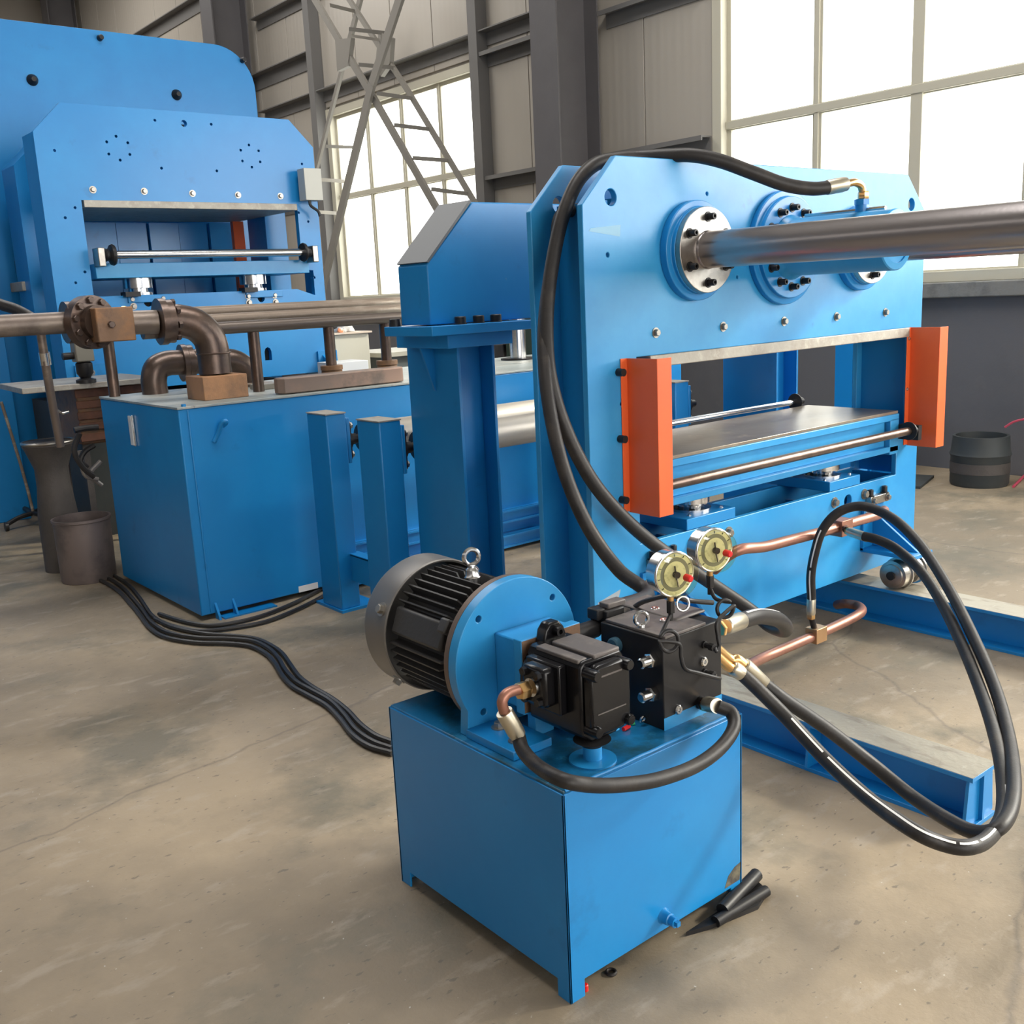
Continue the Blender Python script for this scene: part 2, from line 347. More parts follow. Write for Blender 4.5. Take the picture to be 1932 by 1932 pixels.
for z in (4.62, 6.0): n += 1; struct(obj('trim_%d' % n, G().box(8.02, 8.165, 8.55, 15.9, z, z+.015).box(8.15, 8.165, 8.55, 15.9, z-.14, z), GIRT))
for z in (4.9, 6.3): n += 1; struct(obj('trim_%d' % n, G().box(8.02, 8.165, 1.0, 8.1, z, z+.015).box(8.15, 8.165, 1., 8.1, z-.14, z), GIRT))
for y in (10.2, 14.08): n += 1; struct(obj('trim_%d' % n, G().box(8.0, 8.165, y-.08, y+.08, 1.52, 6.0), GIRT))
for z in (3.2, 5.2, 6.8): n += 1; struct(obj('trim_%d' % n, G().box(8.02, 8.165, 14.2, 23.8, z, z+.015).box(8.15, 8.165, 14.2, 23.8, z-.2, z), GIRT))
# laced cross brace between two columns
XB, YB = 7.02, 7.42
def Lp(px, py): return at(px, py, 'x', XB)
def Lq(px, py): return at(px, py, 'x', YB)
def Lr(px, py): return at(px, py, 'x', XB-.05)
def Ls(px, py): return at(px, py, 'x', YB+.05)
t = thing('cross_brace', 'laced steel cross brace standing in front of the left window', 'brace', (7.2, 11.2, 0))
def bar(a, b_, w=.055, d=.02):
    g = G(); a = V(a); b_ = V(b_); dr = (b_-a).normalized(); s = dr.cross(V((1, 0, 0))).normalized()*w/2
    for off, dep in ((V((0, 0, 0)), d),):
        vs_ = []
        for p in (a, b_):
            for sx in (-1, 1):
                for dx in (-dep, dep): vs_.append(g.b.verts.new(p+s*sx+V((dx, 0, 0))))
        for f in ((0, 1, 3, 2), (4, 6, 7, 5), (0, 4, 5, 1), (2, 3, 7, 6), (0, 2, 6, 4), (1, 5, 7, 3)): g.b.faces.new([vs_[i] for i in f])
    return g
obj('chord', bar(Lp(580, -25), Lp(705, 185), .085), LATT, t); obj('chord', bar(Lp(705, 185), Lp(868, 470), .085), LATT, t)
obj('chord', bar(Lq(650, -15), Lq(772, 175), .06), LATT, t); obj('chord', bar(Lq(772, 175), Lq(945, 465), .06), LATT, t)
obj('chord', bar(Lr(764, -30), Lr(702, 159), .12), LATT, t); obj('chord', bar(Lr(702, 159), Lr(600, 580), .12), LATT, t)
obj('chord', bar(Ls(686, -25), Ls(655, 95), .075), LATT, t); obj('chord', bar(Ls(655, 95), Ls(585, 365), .06), LATT, t)
for (a, b_) in (((624, 10), (672, 22)), ((660, 55), (724, 62)), ((667, 68), (720, 76)), ((678, 122), (745, 128)), ((712, 176), (780, 186)), ((745, 236), (812, 244)), ((780, 298), (848, 303)), ((815, 357), (885, 366)), ((616, 276), (666, 278)), ((606, 339), (648, 342)), ((600, 400), (633, 402))):
    obj('batten', bar(Lp(*a), Lq(*b_), .045, .012), LATT, t)
obj('gusset', G().prism([(p.y, p.z) for p in (Lp(636, 75), Lp(666, 72), Lp(660, 125), Lp(640, 135))], 'x', XB-.03, XB+.03), LATT, t)
obj('gusset', G().prism([(p.y, p.z) for p in (Lq(718, 60), Lq(742, 72), Lq(739, 120), Lq(722, 145), Lq(712, 120))], 'x', YB-.03, YB+.03), LATT, t)
# ------------------------------------------------------------------ near press
PY = 2.6; PL, PR = 2.473, 4.70; PB, PT = .217, 2.046; CH = .165
def chamf(l, r, b_, t_, c=CH): return [(l, b_), (r, b_), (r, t_-c), (r-c, t_), (l+c, t_), (l, t_-c)]
pr = thing('frame_press', 'light blue frame press on wheels with orange guards and a long steel tube through it', 'press', (3.587, 2.75, 0))
OPEN = [(2.722, .652), (4.511, .652), (4.511, .86), (4.60, .89), (4.60, 1.352), (2.722, 1.352)]
OPENW = [(2.722, .652), (4.40, .652), (4.511, .652), (4.511, .86), (4.60, .89), (4.60, 1.352), (2.722, 1.352)]
hs = [OPEN, circ(2.610, 1.907, .028), circ(4.572, 1.914, .028), circ(2.589, 1.714, .0085, 10), circ(2.64, 1.19, .008, 8), circ(2.56, .47, .008, 8), circ(4.105, .589, .03), circ(4.60, .80, .008, 8), circ(3.30, 1.62, .007, 8), circ(3.12, 1.93, .007, 8)]
obj('front_plate', G().plate(chamf(PL, PR, PB, PT), hs, 'y', PY, PY+.026), BLUEP, pr, bevel=.003)
obj('back_plate', G().plate(chamf(PL, PR, PB, PT), [rect(2.722, 4.58, .652, 1.352), circ(2.610, 1.907, .028), circ(4.572, 1.914, .028)], 'y', PY+.267, PY+.293), BLUEP, pr, bevel=.003)
# ribs that tie the plates together
obj('upper_beam', G().box(2.76, 4.52, PY+.026, PY+.267, 1.42, 1.44).box(2.76, 4.52, PY+.026, PY+.267, 1.90, 1.92).box(2.80, 2.82, PY+.026, PY+.267, 1.44, 1.90).box(4.46, 4.48, PY+.026, PY+.267, 1.44, 1.90).box(3.3, 3.32, PY+.026, PY+.267, 1.44, 1.90), BLUE, pr)
obj('lower_beam', G().box(2.60, 4.60, PY+.026, PY+.267, .25, .27).box(3.1, 3.12, PY+.026, PY+.267, .27, .58).box(4.0, 4.02, PY+.026, PY+.267, .27, .58).box(2.60, 2.62, PY+.026, PY+.267, .27, .64).box(4.56, 4.58, PY+.026, PY+.267, .27, .64), BLUE, pr)
obj('side_web', G().box(2.60, 2.62, PY+.026, PY+.267, .64, 1.90), BLUE, pr); obj('side_web', G().box(4.62, 4.64, PY+.026, PY+.267, .64, 1.90), BLUE, pr)
obj('upper_platen', G().box(2.79, 4.585, PY-.006, PY+.29, 1.308, 1.352), PLATEN, pr, bevel=.003)
# sliding table
tb = obj('sliding_table', G().box(2.73, 4.505, PY-.012, PY+.50, .922, .952).box(2.73, 4.42, PY+.012, PY+.03, .80, .92).box(2.73, 4.505, PY-.012, PY+.49, .772, .80).box(2.73, 2.80, PY-.012, PY+.03, .79, .93).box(4.43, 4.505, PY-.012, PY+.03, .76, .93).box(2.73, 4.5, PY+.44, PY+.46, .79, .93), BLUEP, pr, bevel=.003)
obj('table_top', G().box(2.735, 4.50, PY-.008, PY+.495, .952, .966), TABLE, tb, bevel=.002)
for (y, z, r, mt) in ((2.505, .880, .0195, PIPE), (3.135, .985, .014, CHROME)):
    ro = obj('table_roller', G().cyl((2.72, y, z), (4.44, y, z), r, 16), mt, pr)
    for x in ((2.67, 4.44) if y < 3 else (4.44,)): obj('roller_disc', G().lathe((x, y, z), (1, 0, 0), [(0, .018), (.004, .043), (.010, .043), (.012, .03), (.035, .028), (.036, .02), (.06, .02)], 24), PHOS, ro)
    if y < 3:
        for x in (2.70, 4.50): obj('roller_bracket', G().box(x, x+.03, y-.02, PY-.013, z-.05, z+.02), PHOS, ro)
# jacks with blue pads
for i, (x0, x1) in enumerate(((2.985, 3.285), (3.955, 4.20))):
    pd = obj('jack_pad', G().box(x0, x1, PY-.001, PY+.40, .654, .70), BLUE, pr, bevel=.003)
    cx = x0+.16 if i == 0 else x0+.12
    j = obj('jack', G().lathe((cx, PY+.12, .70), (0, 0, 1), [(0, .085), (.010, .085), (.012, .07), (.016, .05), (.03, .05), (.032, .078), (.073, .078)], 28), CHROME, pr)
    for a in range(6): inst('bolt', B_SM if a % 2 else B_HEX, j, (cx+.066*math.cos(a), PY+.12+.066*math.sin(a), .731), (0, 0, -1))
    for (dx, dy) in ((-.10, -.08), (.10, -.08), (-.10, .1), (.10, .1)): inst('bolt', B_SM, pd, (cx+dx, PY+.12+dy, .70), (0, 0, 1))
    for bx in (3.013, 3.24) if i == 0 else (3.994, 4.237): inst('bolt', B_HEXL, pr, (bx, PY, .600), (0, -1, 0))
for x in (2.825, 3.21, 3.603, 3.982, 4.374): inst('bolt', B_HEX, pr, (x, PY, 1.433), (0, -1, 0))
# flanges, tube, cylinder
for cx in (3.035, 4.14):
    f = obj('tube_flange', G().lathe((cx, PY, 1.722), (0, -1, 0), [(0, .182), (.032, .182), (.034, .158), (.05, .158)], 48), BLUE, pr, bevel=.003)
    s = obj('flange_plate', G().lathe((cx, PY-.05, 1.722), (0, -1, 0), [(0, .155), (.024, .155)], 48), STEEL, f, bevel=.002)
    for a in range(6): inst('bolt', B_SOCK, f, (cx+.118*math.cos(a*math.pi/3+.52), PY-.074, 1.722+.118*math.sin(a*math.pi/3+.52)), (0, -1, 0))
    obj('tie_tube', G().lathe((cx, PY-.074, 1.722), (0, -1, 0), [(0, .070), (.008, .068), (.01, .066), (1.75 if cx < 4 else 1.2, .066)], 40), ROD, pr)
cf = obj('cylinder_flange', G().lathe((3.585, PY, 1.727), (0, -1, 0), [(0, .225), (.025, .225), (.028, .20), (.048, .20)], 48), BLUE, pr, bevel=.003)
for a in range(12):
    if a in (0, 6): continue
    inst('bolt', B_SOCK, cf, (3.585+.155*math.cos(a*math.pi/6), PY-.048, 1.727+.155*math.sin(a*math.pi/6)), (0, -1, 0))
obj('cylinder', G().lathe((3.585, PY-.048, 1.727), (0, -1, 0), [(0, .128), (.02, .118), (.03, .112), (.455, .112), (.46, .108), (.462, .085), (.455, .085), (.455, .03), (.475, .025)], 48), BLUEP, pr)
# port, elbow is part of the hose
obj('cylinder_port', G().cyl((3.60, 2.25, 1.80), (3.60, 2.25, 1.868), .024, 20).cyl((3.60, 2.25, 1.865), (3.60, 2.25, 1.885), .028, 6), BLUE, pr)
obj('bleed_pipe', G().tube([(3.60, 2.15, 1.845), (3.60, 2.5, 1.845)], .008, 8, 1), CHROME, pr)
c = at(1150, 1133, 'y', PY); obj('paint_scuff', G().prism([(c.x-.06, c.z-.03), (c.x+.045, c.z-.005), (c.x+.06, c.z+.03), (c.x-.06, c.z+.005)], 'y', PY-.0006, PY-.0001), SCUFF, pr)
c = at(1150, 434, 'y', PY); obj('paint_scuff', G().prism([(c.x-.10, c.z-.004), (c.x+.05, c.z-.022), (c.x+.055, c.z+.018), (c.x-.09, c.z+.006)], 'y', PY-.0006, PY-.0001), mat('pale_scuff', (.20, .42, .60), .5), pr)
# orange guards
for x0 in (2.669, 4.601):
    gd = obj('safety_guard', G().box(x0-.034, x0, PY-.004, PY-.001, .79, 1.352).box(x0-.0025, x0, PY-.150, PY-.001, .785, 1.352).box(x0, x0+.072, PY-.150, PY-.1475, .785, 1.352), ORANGE, pr, bevel=.0008)
    for z in (.835, 1.06, 1.30): inst('bolt', B_SM, gd, (x0-.018, PY-.004, z), (0, -1, 0)); x0 < 4 and obj('knob_bolt', G().cyl((x0-.045, PY, z+.005), (x0-.045, PY-.03, z+.005), .014, 14), PHOS, gd)
# wheel brackets
def bracket(cx, nm):
    b0, b1 = PY-.27, PY
    wb_ = obj('wheel_bracket', G().box(cx-.085, cx+.085, b0, b1, .325, .345).box(cx-.085, cx+.085, PY-.016, PY, .33, .54)
        .prism([(b1, .52), (b1, .345), (b0+.02, .345)], 'x', cx-.008, cx+.008).prism([(b1, .52), (b1, .345), (b0+.02, .345)], 'x', cx+.06, cx+.074), BLUE, pr, bevel=.002)
    obj('bracket_clamp', G().box(cx-.05, cx+.11, PY-.03, PY, .545, .585), STEEL, wb_, bevel=.002)
    for dx in (-.03, .09): inst('bolt', B_HEX, wb_, (cx+dx, PY-.03, .565), (0, -1, 0)); inst('bolt', B_SOCK, wb_, (cx+dx, PY-.015, .585), (0, 0, 1))
    inst('bolt', B_HEXL, wb_, (cx-.06, PY-.016, .49), (0, -1, 0))
    for (dy, sx_) in ((-.17, -.055), (-.17, .065)):
        w = obj('wheel', G().lathe((cx+sx_-.04, PY+dy, .240), (1, 0, 0), [(0, .03), (.004, .05), (.010, .052), (.012, .066), (.06, .066), (.062, .074), (.072, .074), (.074, .05), (.08, .03)], 32), STEEL, wb_)
        obj('axle', G().cyl((cx+sx_-.05, PY+dy, .240), (cx+sx_+.05, PY+dy, .240), .02, 16).box(cx+sx_+.046, cx+sx_+.052, PY+dy-.04, PY+dy+.04, .22, .33), PHOS, wb_)
bracket(4.30, 'r'); bracket(2.80, 'l')
# copper pipe runs with tees
Y4 = 2.40
p1 = [at(1348, 1075, 'y', 2.52), at(1372, 1050, 'y', 2.44), at(1400, 1036, 'y', Y4), at(1440, 1032, 'y', Y4), at(1480, 1022, 'y', Y4), at(1560, 1001, 'y', Y4), at(1610, 985, 'y', Y4), at(1655, 972, 'y', Y4), at(1668, 964, 'y', 2.47), at(1668, 962, 'y', 2.6)]
cp = tag(obj('copper_pipe', G().tube(p1, .0215, 16), COPPER), 'copper pipe with square tee crossing the front of the orange-guarded press', 'pipe')
q = at(1587, 994, 'y', Y4)
def tee(c, par, m_, s=.026):
    c = V(c); return obj('tee', G().box(c.x-s*1.3, c.x+s*1.3, c.y-s, c.y+s, c.z-s*1.1, c.z+s*1.1), m_, par, bevel=.002)
tee(q, cp, COPPER, .031)
p2 = [at(1400, 1262, 'y', 2.28), at(1440, 1241, 'y', Y4), at(1500, 1215, 'y', Y4), at(1560, 1189, 'y', Y4), at(1612, 1164, 'y', Y4), at(1626, 1152, 'y', 2.43), at(1618, 1143, 'y', 2.49), at(1595, 1139, 'y', 2.56), at(1580, 1141, 'y', 2.66)]
cp2 = tag(obj('copper_pipe', G().tube(p2, .0215, 16), COPPER), 'low copper pipe with brass tee bending back under the wheeled press', 'pipe')
q2 = at(1540, 1196, 'y', Y4); tee(q2, cp2, mat('brazed_tee', (.55, .33, .17), .4, .8), .029)
# ------------------------------------------------------------------ rails
def rail(x0, x1, ya, yb, label):
    h = .17; xm = (x0+x1)/2; t = thing('floor_rail', label, 'rail', (xm, ya, 0), 'floor rails of the wheeled press')
    obj('top_flange', G().box(x0, x1, ya, yb, h-.014, h), BLUE, t, bevel=.001); obj('worn_tread', G().box(x0+.001, x1-.001, ya+.001, yb, h, h+.0015), RAILTOP, t)
    obj('web', G().box(xm-.006, xm+.006, ya, yb, .014, h-.014), BLUE, t); obj('bottom_flange', G().box(x0, x1, ya, yb, 0, .014), BLUE, t, bevel=.001)
    for y in (ya+.012, ya+.55, ya+1.15, ya+1.8):
        for s in (-1, 1):
            xo = x0+.006 if s < 0 else x1-.006
            xb = x0-.02 if s < 0 else x1+.02
            obj('stiffener', G().prism([(xm+.006*s, .014), (xb-.012*s, .014), (xo, h-.014), (xm+.006*s, h-.014)], 'y', y, y+.01), BLUE, t)
    return t
rail(2.70, 2.85, 1.285, 4.0, 'blue floor rail with a worn bare top running from the power unit to the right')
rail(4.20, 4.36, -.3, 4.0, 'second blue floor rail, farther off, under the right wheel of the press')
# ------------------------------------------------------------------ oil tank of the power unit
TX0, TX1, TY0, TY1, TZ = 1.352, 1.971, 1.540, 2.240, .528
ot = thing('oil_tank', 'blue box oil tank in the foreground with a drain plug low on its front', 'tank', (1.66, 1.89, 0))
FH = .045; fw = .045
def side(ax, a0, a1, c0, c1):  # wall plate with feet cut out
    return G().prism([(a0, 0), (a0+fw, 0), (a0+fw, FH), (a1-fw, FH), (a1-fw, 0), (a1, 0), (a1, TZ-.006), (a0, TZ-.006)], ax, c0, c1)
obj('front_wall', side('y', TX0, TX1, TY0, TY0+.006), BLUE, ot, bevel=.0015); obj('rear_wall', side('y', TX0, TX1, TY1-.006, TY1), BLUE, ot)
obj('left_wall', side('x', TY0, TY1, TX0, TX0+.006), BLUE, ot, bevel=.0015); obj('right_wall', side('x', TY0, TY1, TX1-.006, TX1), BLUE, ot)
obj('bottom_plate', G().box(TX0+.006, TX1-.006, TY0+.006, TY1-.006, FH, FH+.006), BLUE, ot)
obj('top_plate', G().box(TX0+.004, TX1-.004, TY0+.004, TY1-.004, TZ-.008, TZ), mat('blotched_blue_paint', (.010, .17, .40), .30, noise=[((.012, .055, .075), 4.5, .44, .58, .9), ((.05, .34, .62), 13, .60, .66, .7), ((.12, .12, .11), 30, .68, .72, .6)], coat=.4, bump=.12, bscale=30), ot, bevel=.002)  # blue with random dark teal and paler blotches
g = G()
for (a, b_) in (((TX0+.01, TY0+.006, TZ), (TX1-.01, TY0+.006, TZ)), ): g.tube([V(a).lerp(V(b_), i/20)+V((0, random.uniform(-.001, .001), random.uniform(-.001, .001))) for i in range(21)], .004, 8, 1)
obj('weld_bead', g, BLUE, ot)
c = at(1252, 1728, 'y', TY0)
obj('drain_plug', G().lathe(c, (0, -1, 0), [(0, .021), (.006, .017), (.022, .016), (.024, .013), (.040, .013)], 20).box(c.x-.006, c.x+.006, c.y-.05, c.y-.04, c.z-.006, c.z+.006), BLUE, ot)
c = at(1395, 1680, 'y', TY0); 
obj('burn_mark', G().prism([(1.962, .055), (1.90, .055), (1.915, .085), (1.94, .10), (1.965, .105)], 'y', TY0-.0006, TY0-.0001), mat('burnt_paint', (.05, .045, .045), .7, noise=[((.20, .18, .12), 20, .45, .6, .8)]), ot)
sx, sy = 1.512, 1.612
obj('suction_pipe', G().lathe((sx, sy, TZ), (0, 0, 1), [(0, .056), (.004, .056), (.005, .0225), (.046, .0225)], 32), BLUEP, ot)
# floor clutter by it
tag(obj('steel_offcut', G().prism([(1.735, 1.528), (1.80, 1.505), (1.955, 1.475), (2.03, 1.50), (2.045, 1.545), (2.0, 1.575), (1.975, 1.533)], 'z', 0, .012).tube([(1.86, 1.515, .022), (2.045, 1.548, .03)], .018, 12, 1).tube([(1.82, 1.505, .012), (2.02, 1.497, .016)], .015, 12, 1), PHOS), 'black burnt scrap piece lying at the right corner of the oil tank', 'scrap')
tag(obj('rubber_ring', G().torus(at(1153, 1834, 'z', .004), (0, 0, 1), .011, .004), RUBBER), 'small black rubber ring on the floor by the tank foot', 'ring')
tag(obj('red_stopper', G().lathe(at(1104, 1868, 'z', 0), (0, 0, 1), [(0, .008), (.014, .008), (.016, .006)], 12), RED), 'small red plastic stopper beside the front foot of the oil tank', 'stopper')
tag(obj('plastic_plug', G().tube([at(1176, 1376, 'z', TZ+.006), at(1187, 1370, 'z', TZ+.006)], .0055, 8, 1), RED), 'short red plastic plug on the oil tank top', 'plug')  # loose plastic plug on the tank top
tag(obj('plastic_plug', G().tube([at(1184, 1366, 'z', TZ+.004), at(1198, 1365, 'z', TZ+.004)], .004, 8, 1), GREEN), 'short green plastic piece on the oil tank top', 'plug')
# ------------------------------------------------------------------ motor and its bell bracket
MX, MZ = 1.555, .70
br = thing('pump_bracket', 'blue round bracket plate standing on the oil tank between motor and pump', 'bracket', (MX, 1.92, TZ))
R = .2
arc = [(MX+R*math.cos(a), MZ+R*math.sin(a)) for a in [math.radians(-32+i*244/44) for i in range(45)]]
obj('face_plate', G().plate(arc+[(MX-.175, TZ), (MX+.175, TZ)], [circ(MX+.172*math.cos(a), MZ+.172*math.sin(a), .009, 12) for a in (math.pi*.25, math.pi*.75, math.pi*1.25)], 'y', 1.92, 1.952), BLUEP, br, bevel=.002)
obj('foot_plate', G().box(MX-.18, MX-.06, 1.735, 1.92, TZ, TZ+.022).box(MX+.02, MX+.16, 1.735, 1.92, TZ, TZ+.022), BLUE, br, bevel=.002)
obj('gusset', G().prism([(1.92, TZ+.02), (1.74, TZ+.02), (1.76, TZ+.05), (1.92, TZ+.17)], 'x', MX-.012, MX), BLUE, br)
obj('bell_housing', G().box(1.479, 1.655, 1.83, 1.92, .60, .776), BLUEP, br, bevel=.004)
obj('mount_plate', G().box(1.466, 1.66, 1.80, 1.83, .595, .785).box(1.50, 1.56, 1.80, 1.83, TZ, .60), BLUEP, br, bevel=.002)
obj('bare_face', G().box(1.468, 1.658, 1.7985, 1.80, .60, .783), RUST, br)
for (x, y) in ((1.42, 1.78), (1.44, 1.87)): inst('bolt', B_HEX, br, (x, y, TZ+.022))
mo = thing('electric_motor', 'charcoal finned electric motor with grey fan cowl lying on the oil tank', 'motor', (MX, 2.15, TZ))
obj('flange_ring', G().lathe((MX, 1.953, MZ), (0, 1, 0), [(0, .199), (.018, .199), (.022, .18), (.035, .155)], 64), mat('motor_ring', (.16, .12, .10), .5, .4), mo)
obj('housing', G().lathe((MX, 1.985, MZ), (0, 1, 0), [(0, .155), (.02, .150), (.03, .140), (.28, .140)], 48), MOTOR, mo)
for i in range(44):
    a = 2*math.pi*i/44+.04
    if abs(math.sin(a/2)) < 2 and (math.cos(a-math.radians(160)) > .965 or math.cos(a) > .96): continue
    # fins stand square in four packs, as on a cast housing
    q_ = round((a-math.pi/2)/(math.pi/2))
    c_, s_ = math.cos(a), math.sin(a)
    r0, r1 = .132, .172
    ta, tb_ = 2.005+.012*(i % 2), 2.262
    if abs(a-math.pi/2) < .12: ta = 2.14
    g = G(); t_ = .0022
    n_ = V((-s_, 0, c_))*t_
    pts = [(ta, r0), (ta+.002, r0+.012), (ta+.020, r1), (tb_, r1), (tb_, r0)]
    A = [g.b.verts.new(V((MX+c_*r, y, MZ+s_*r))+n_) for (y, r) in pts]; B = [g.b.verts.new(V((MX+c_*r, y, MZ+s_*r))-n_) for (y, r) in pts]
    g.b.faces.new(A); g.b.faces.new(B[::-1])
    for j in range(5): g.b.faces.new((A[j], B[j], B[(j+1) % 5], A[(j+1) % 5]))
    obj('cooling_fin', g, MOTOR, mo)
a = math.radians(160)
def polar(a, r, y): return V((MX+math.cos(a)*r, y, MZ+math.sin(a)*r))
g = G(); g.box(-.038, .038, 2.03, 2.255, .13, .168)
M = Matrix.Rotation(-(a-math.pi/2), 3, 'Y')
for v in g.b.verts: v.co = M@V((v.co.x, 0, v.co.z))+V((MX, v.co.y, MZ))
obj('name_plate_pad', g, MOTOR, mo, bevel=.008)
g = G(); g.box(-.02, .02, 2.0, 2.035, .14, .19)
for v in g.b.verts: v.co = Matrix.Rotation(-(math.radians(150)-math.pi/2), 3, 'Y')@V((v.co.x, 0, v.co.z))+V((MX, v.co.y, MZ))
obj('end_shield_lug', g, MOTOR, mo, bevel=.006)
obj('terminal_box', G().box(MX+.15, MX+.235, 2.02, 2.17, MZ-.03, MZ+.09), MOTOR, mo, bevel=.008)
co = obj('fan_cowl', G().lathe((MX, 2.262, MZ), (0, 1, 0), [(0, .180), (-.004, .185), (.0, .188), (.095, .188), (.118, .176), (.128, .15), (.128, .06), (.126, .0)], 64, caps=False), COWL, mo)
for a in (math.radians(155), math.radians(225), math.radians(40)): inst('bolt', B_HEX, co, polar(a, .187, 2.29), polar(a, 1, 0)-polar(a, 0, 0))
eb = obj('eye_bolt', G().lathe((MX, 2.10, MZ+.14), (0, 0, 1), [(0, .022), (.03, .022), (.034, .019), (.05, .017), (.056, .011), (.062, .010)], 20).torus((MX, 2.10, MZ+.14+.084), (.25, 1, 0), .021, .0065), CHROME, mo)
# ------------------------------------------------------------------ pump
PX0, PX1 = 1.470, 1.610
pu = thing('hydraulic_pump', 'glossy black cast hydraulic pump bolted to the blue bracket', 'pump', (1.54, 1.68, .6))
obj('body', G().prism([(PX0, .60), (PX0+.03, .578), (PX1-.03, .578), (PX1, .60), (PX1, .765), (PX1-.012, .78), (PX0+.012, .78), (PX0, .765)], 'y', 1.60, 1.785), BLACK, pu, bevel=.006)
obj('mounting_ears', G().prism([(1.505, .76), (1.515, .805), (1.53, .822), (1.56, .822), (1.575, .805), (1.59, .76)], 'y', 1.765, 1.798).cyl((1.54, 1.80, .69), (1.54, 1.76, .69), .085, 32), BLACK, pu, bevel=.005)
obj('end_cover', G().prism([(PX0+.006, .63), (PX0+.03, .60), (PX1-.03, .60), (PX1-.006, .63), (PX1-.006, .742), (PX1-.032, .77), (PX0+.032, .77), (PX0+.006, .742)], 'y', 1.572, 1.60), BLACK, pu, bevel=.007)
obj('top_pad', G().box(PX0+.045, PX1-.012, 1.60, 1.745, .775, .787), PHOST, pu, bevel=.004)
obj('top_pad', G().box(PX0+.004, PX0+.033, 1.61, 1.755, .772, .783), PHOST, pu, bevel=.003)
for (x, z) in ((PX0+.018, .752), (PX1-.018, .752), (PX0+.018, .617), (PX1-.018, .617)): obj('cover_bolt', G().lathe((x, 1.61, z), (0, -1, 0), [(0, .014), (.045, .014), (.05, .011)], 16), BLACK, pu)
obj('socket_bolt', G().lathe((1.548, 1.765, .80), (0, -1, 0), [(0, .012), (.018, .012), (.018, .006), (.010, .006)], 14), BLACK, pu)
obj('cast_mark', G().box(1.50, 1.575, 1.5715, 1.5722, .742, .746), PHOST, pu); obj('cast_edge', G().box(1.495, 1.585, 1.5705, 1.5722, .655, .6575), PHOST, pu)
sf = obj('inlet_flange', G().box(PX0-.055, PX0-.012, 1.662, 1.742, .665, .76), BLACK, pu, bevel=.01)
obj('flange_neck', G().box(PX0-.024, PX0, 1.645, 1.76, .645, .765), BLACK, pu, bevel=.004)
for (y, z) in ((1.678, .745), (1.726, .745), (1.678, .68), (1.726, .68)): inst('bolt', B_BLK, sf, (PX0-.055, y, z), (-1, 0, 0))
obj('outlet_neck', G().lathe((sx, sy, .580), (0, 0, -1), [(0, .045), (.006, .03), (.014, .026)], 24), PHOS, pu)
obj('clamp', G().box(1.535, 1.60, 1.61, 1.66, .575, .60), BLUEP, pu)
# ------------------------------------------------------------------ manifold
MX0, MX1, MY0, MY1, MZ0, MZ1 = 1.745, 1.965, 1.600, 1.815, TZ, .762
mf = thing('valve_manifold', 'black steel valve block with screwed plugs on the oil tank corner', 'valve block', (1.85, 1.7, TZ))
obj('block', G().box(MX0, MX1, MY0, MY1, MZ0, MZ1), PHOS, mf, bevel=.003)
obj('cover_plate', G().box(MX0+.008, MX1-.06, MY0+.0, MY1-.01, MZ1, MZ1+.008), PHOST, mf, bevel=.002)
obj('upper_plate', G().box(MX0+.12, MX1+.01, MY0+.06, MY1+.05, MZ1+.004, MZ1+.012), PHOST, mf, bevel=.004)
for (px, py) in ((1236, 1150), (1253, 1172)): c = at(px, py, 'z', MZ1+.008); obj('screw_plug', G().lathe(c, (0, 0, 1), [(0, .012), (.004, .012), (.006, .010), (.006, .005), (.003, .004)], 16), CHROME, mf)
c = at(1210, 1183, 'z', MZ1+.008); obj('eye_bolt', G().torus(c+V((0, 0, .022)), (.5, 1, 0), .017, .005).lathe(c, (0, 0, 1), [(0, .010), (.006, .009)], 14), CHROME, mf)
obj('painted_cap', G().lathe((MX0, 1.757, .715), (-1, 0, 0), [(0, .020), (.014, .020), (.017, .016)], 24), mat('blue_grey_cap', (.035, .10, .15), .45), mf)
for z in (.688, .600):
    c = V((MX0, 1.630, z+.02)); k_ = obj('adjusting_screw', G().lathe(c, (-1, 0, 0), [(0, .019), (.018, .019), (.020, .016)], 6).lathe(c+V((-.02, 0, 0)), (-1, 0, 0), [(0, .0135), (.026, .0135), (.030, .010)], 20), CHROME, mf)
obj('solenoid', G().lathe((MX0+.01, 1.845, .735), (-1, 0, 0), [(0, .024), (.075, .024), (.08, .02), (.083, .010), (.10, .010)], 24), PHOS, mf)
obj('pilot_valve', G().box(MX0+.02, MX0+.085, MY1-.005, MY1+.06, .73, .785).box(MX0+.0, MX0+.03, MY1+.01, MY1+.05, .76, .79), PHOS, mf, bevel=.004)
obj('pilot_cap', G().box(MX0+.035, MX0+.10, MY1+.005, MY1+.04, .785, .80), PHOST, mf, bevel=.003)
for (x, z) in ((1.794, .570), (1.892, .669)): obj('screw_plug', G().lathe((x, MY0, z), (0, -1, 0), [(0, .0125), (.005, .0125), (.008, .010), (.008, .005), (.003, .004)], 18), CHROME, mf)
for z in (.713, .640): obj('test_fitting', G().lathe((1.895, MY0, z), (0, -1, 0), [(0, .010), (.006, .010), (.007, .007), (.02, .007), (.021, .010), (.034, .010), (.035, .006)], 8), PHOS, mf)
obj('cable_lug', G().torus((MX0-.012, 1.66, .545), (0, 1, .3), .008, .003, 14, 6), CHROME, mf)
obj('blue_reflection', G().box(MX0, MX1, MY0-.0006, MY0, TZ, TZ+.032), BLUEP, mf)  # blue reflection at the block's foot, painted on as a thin strip
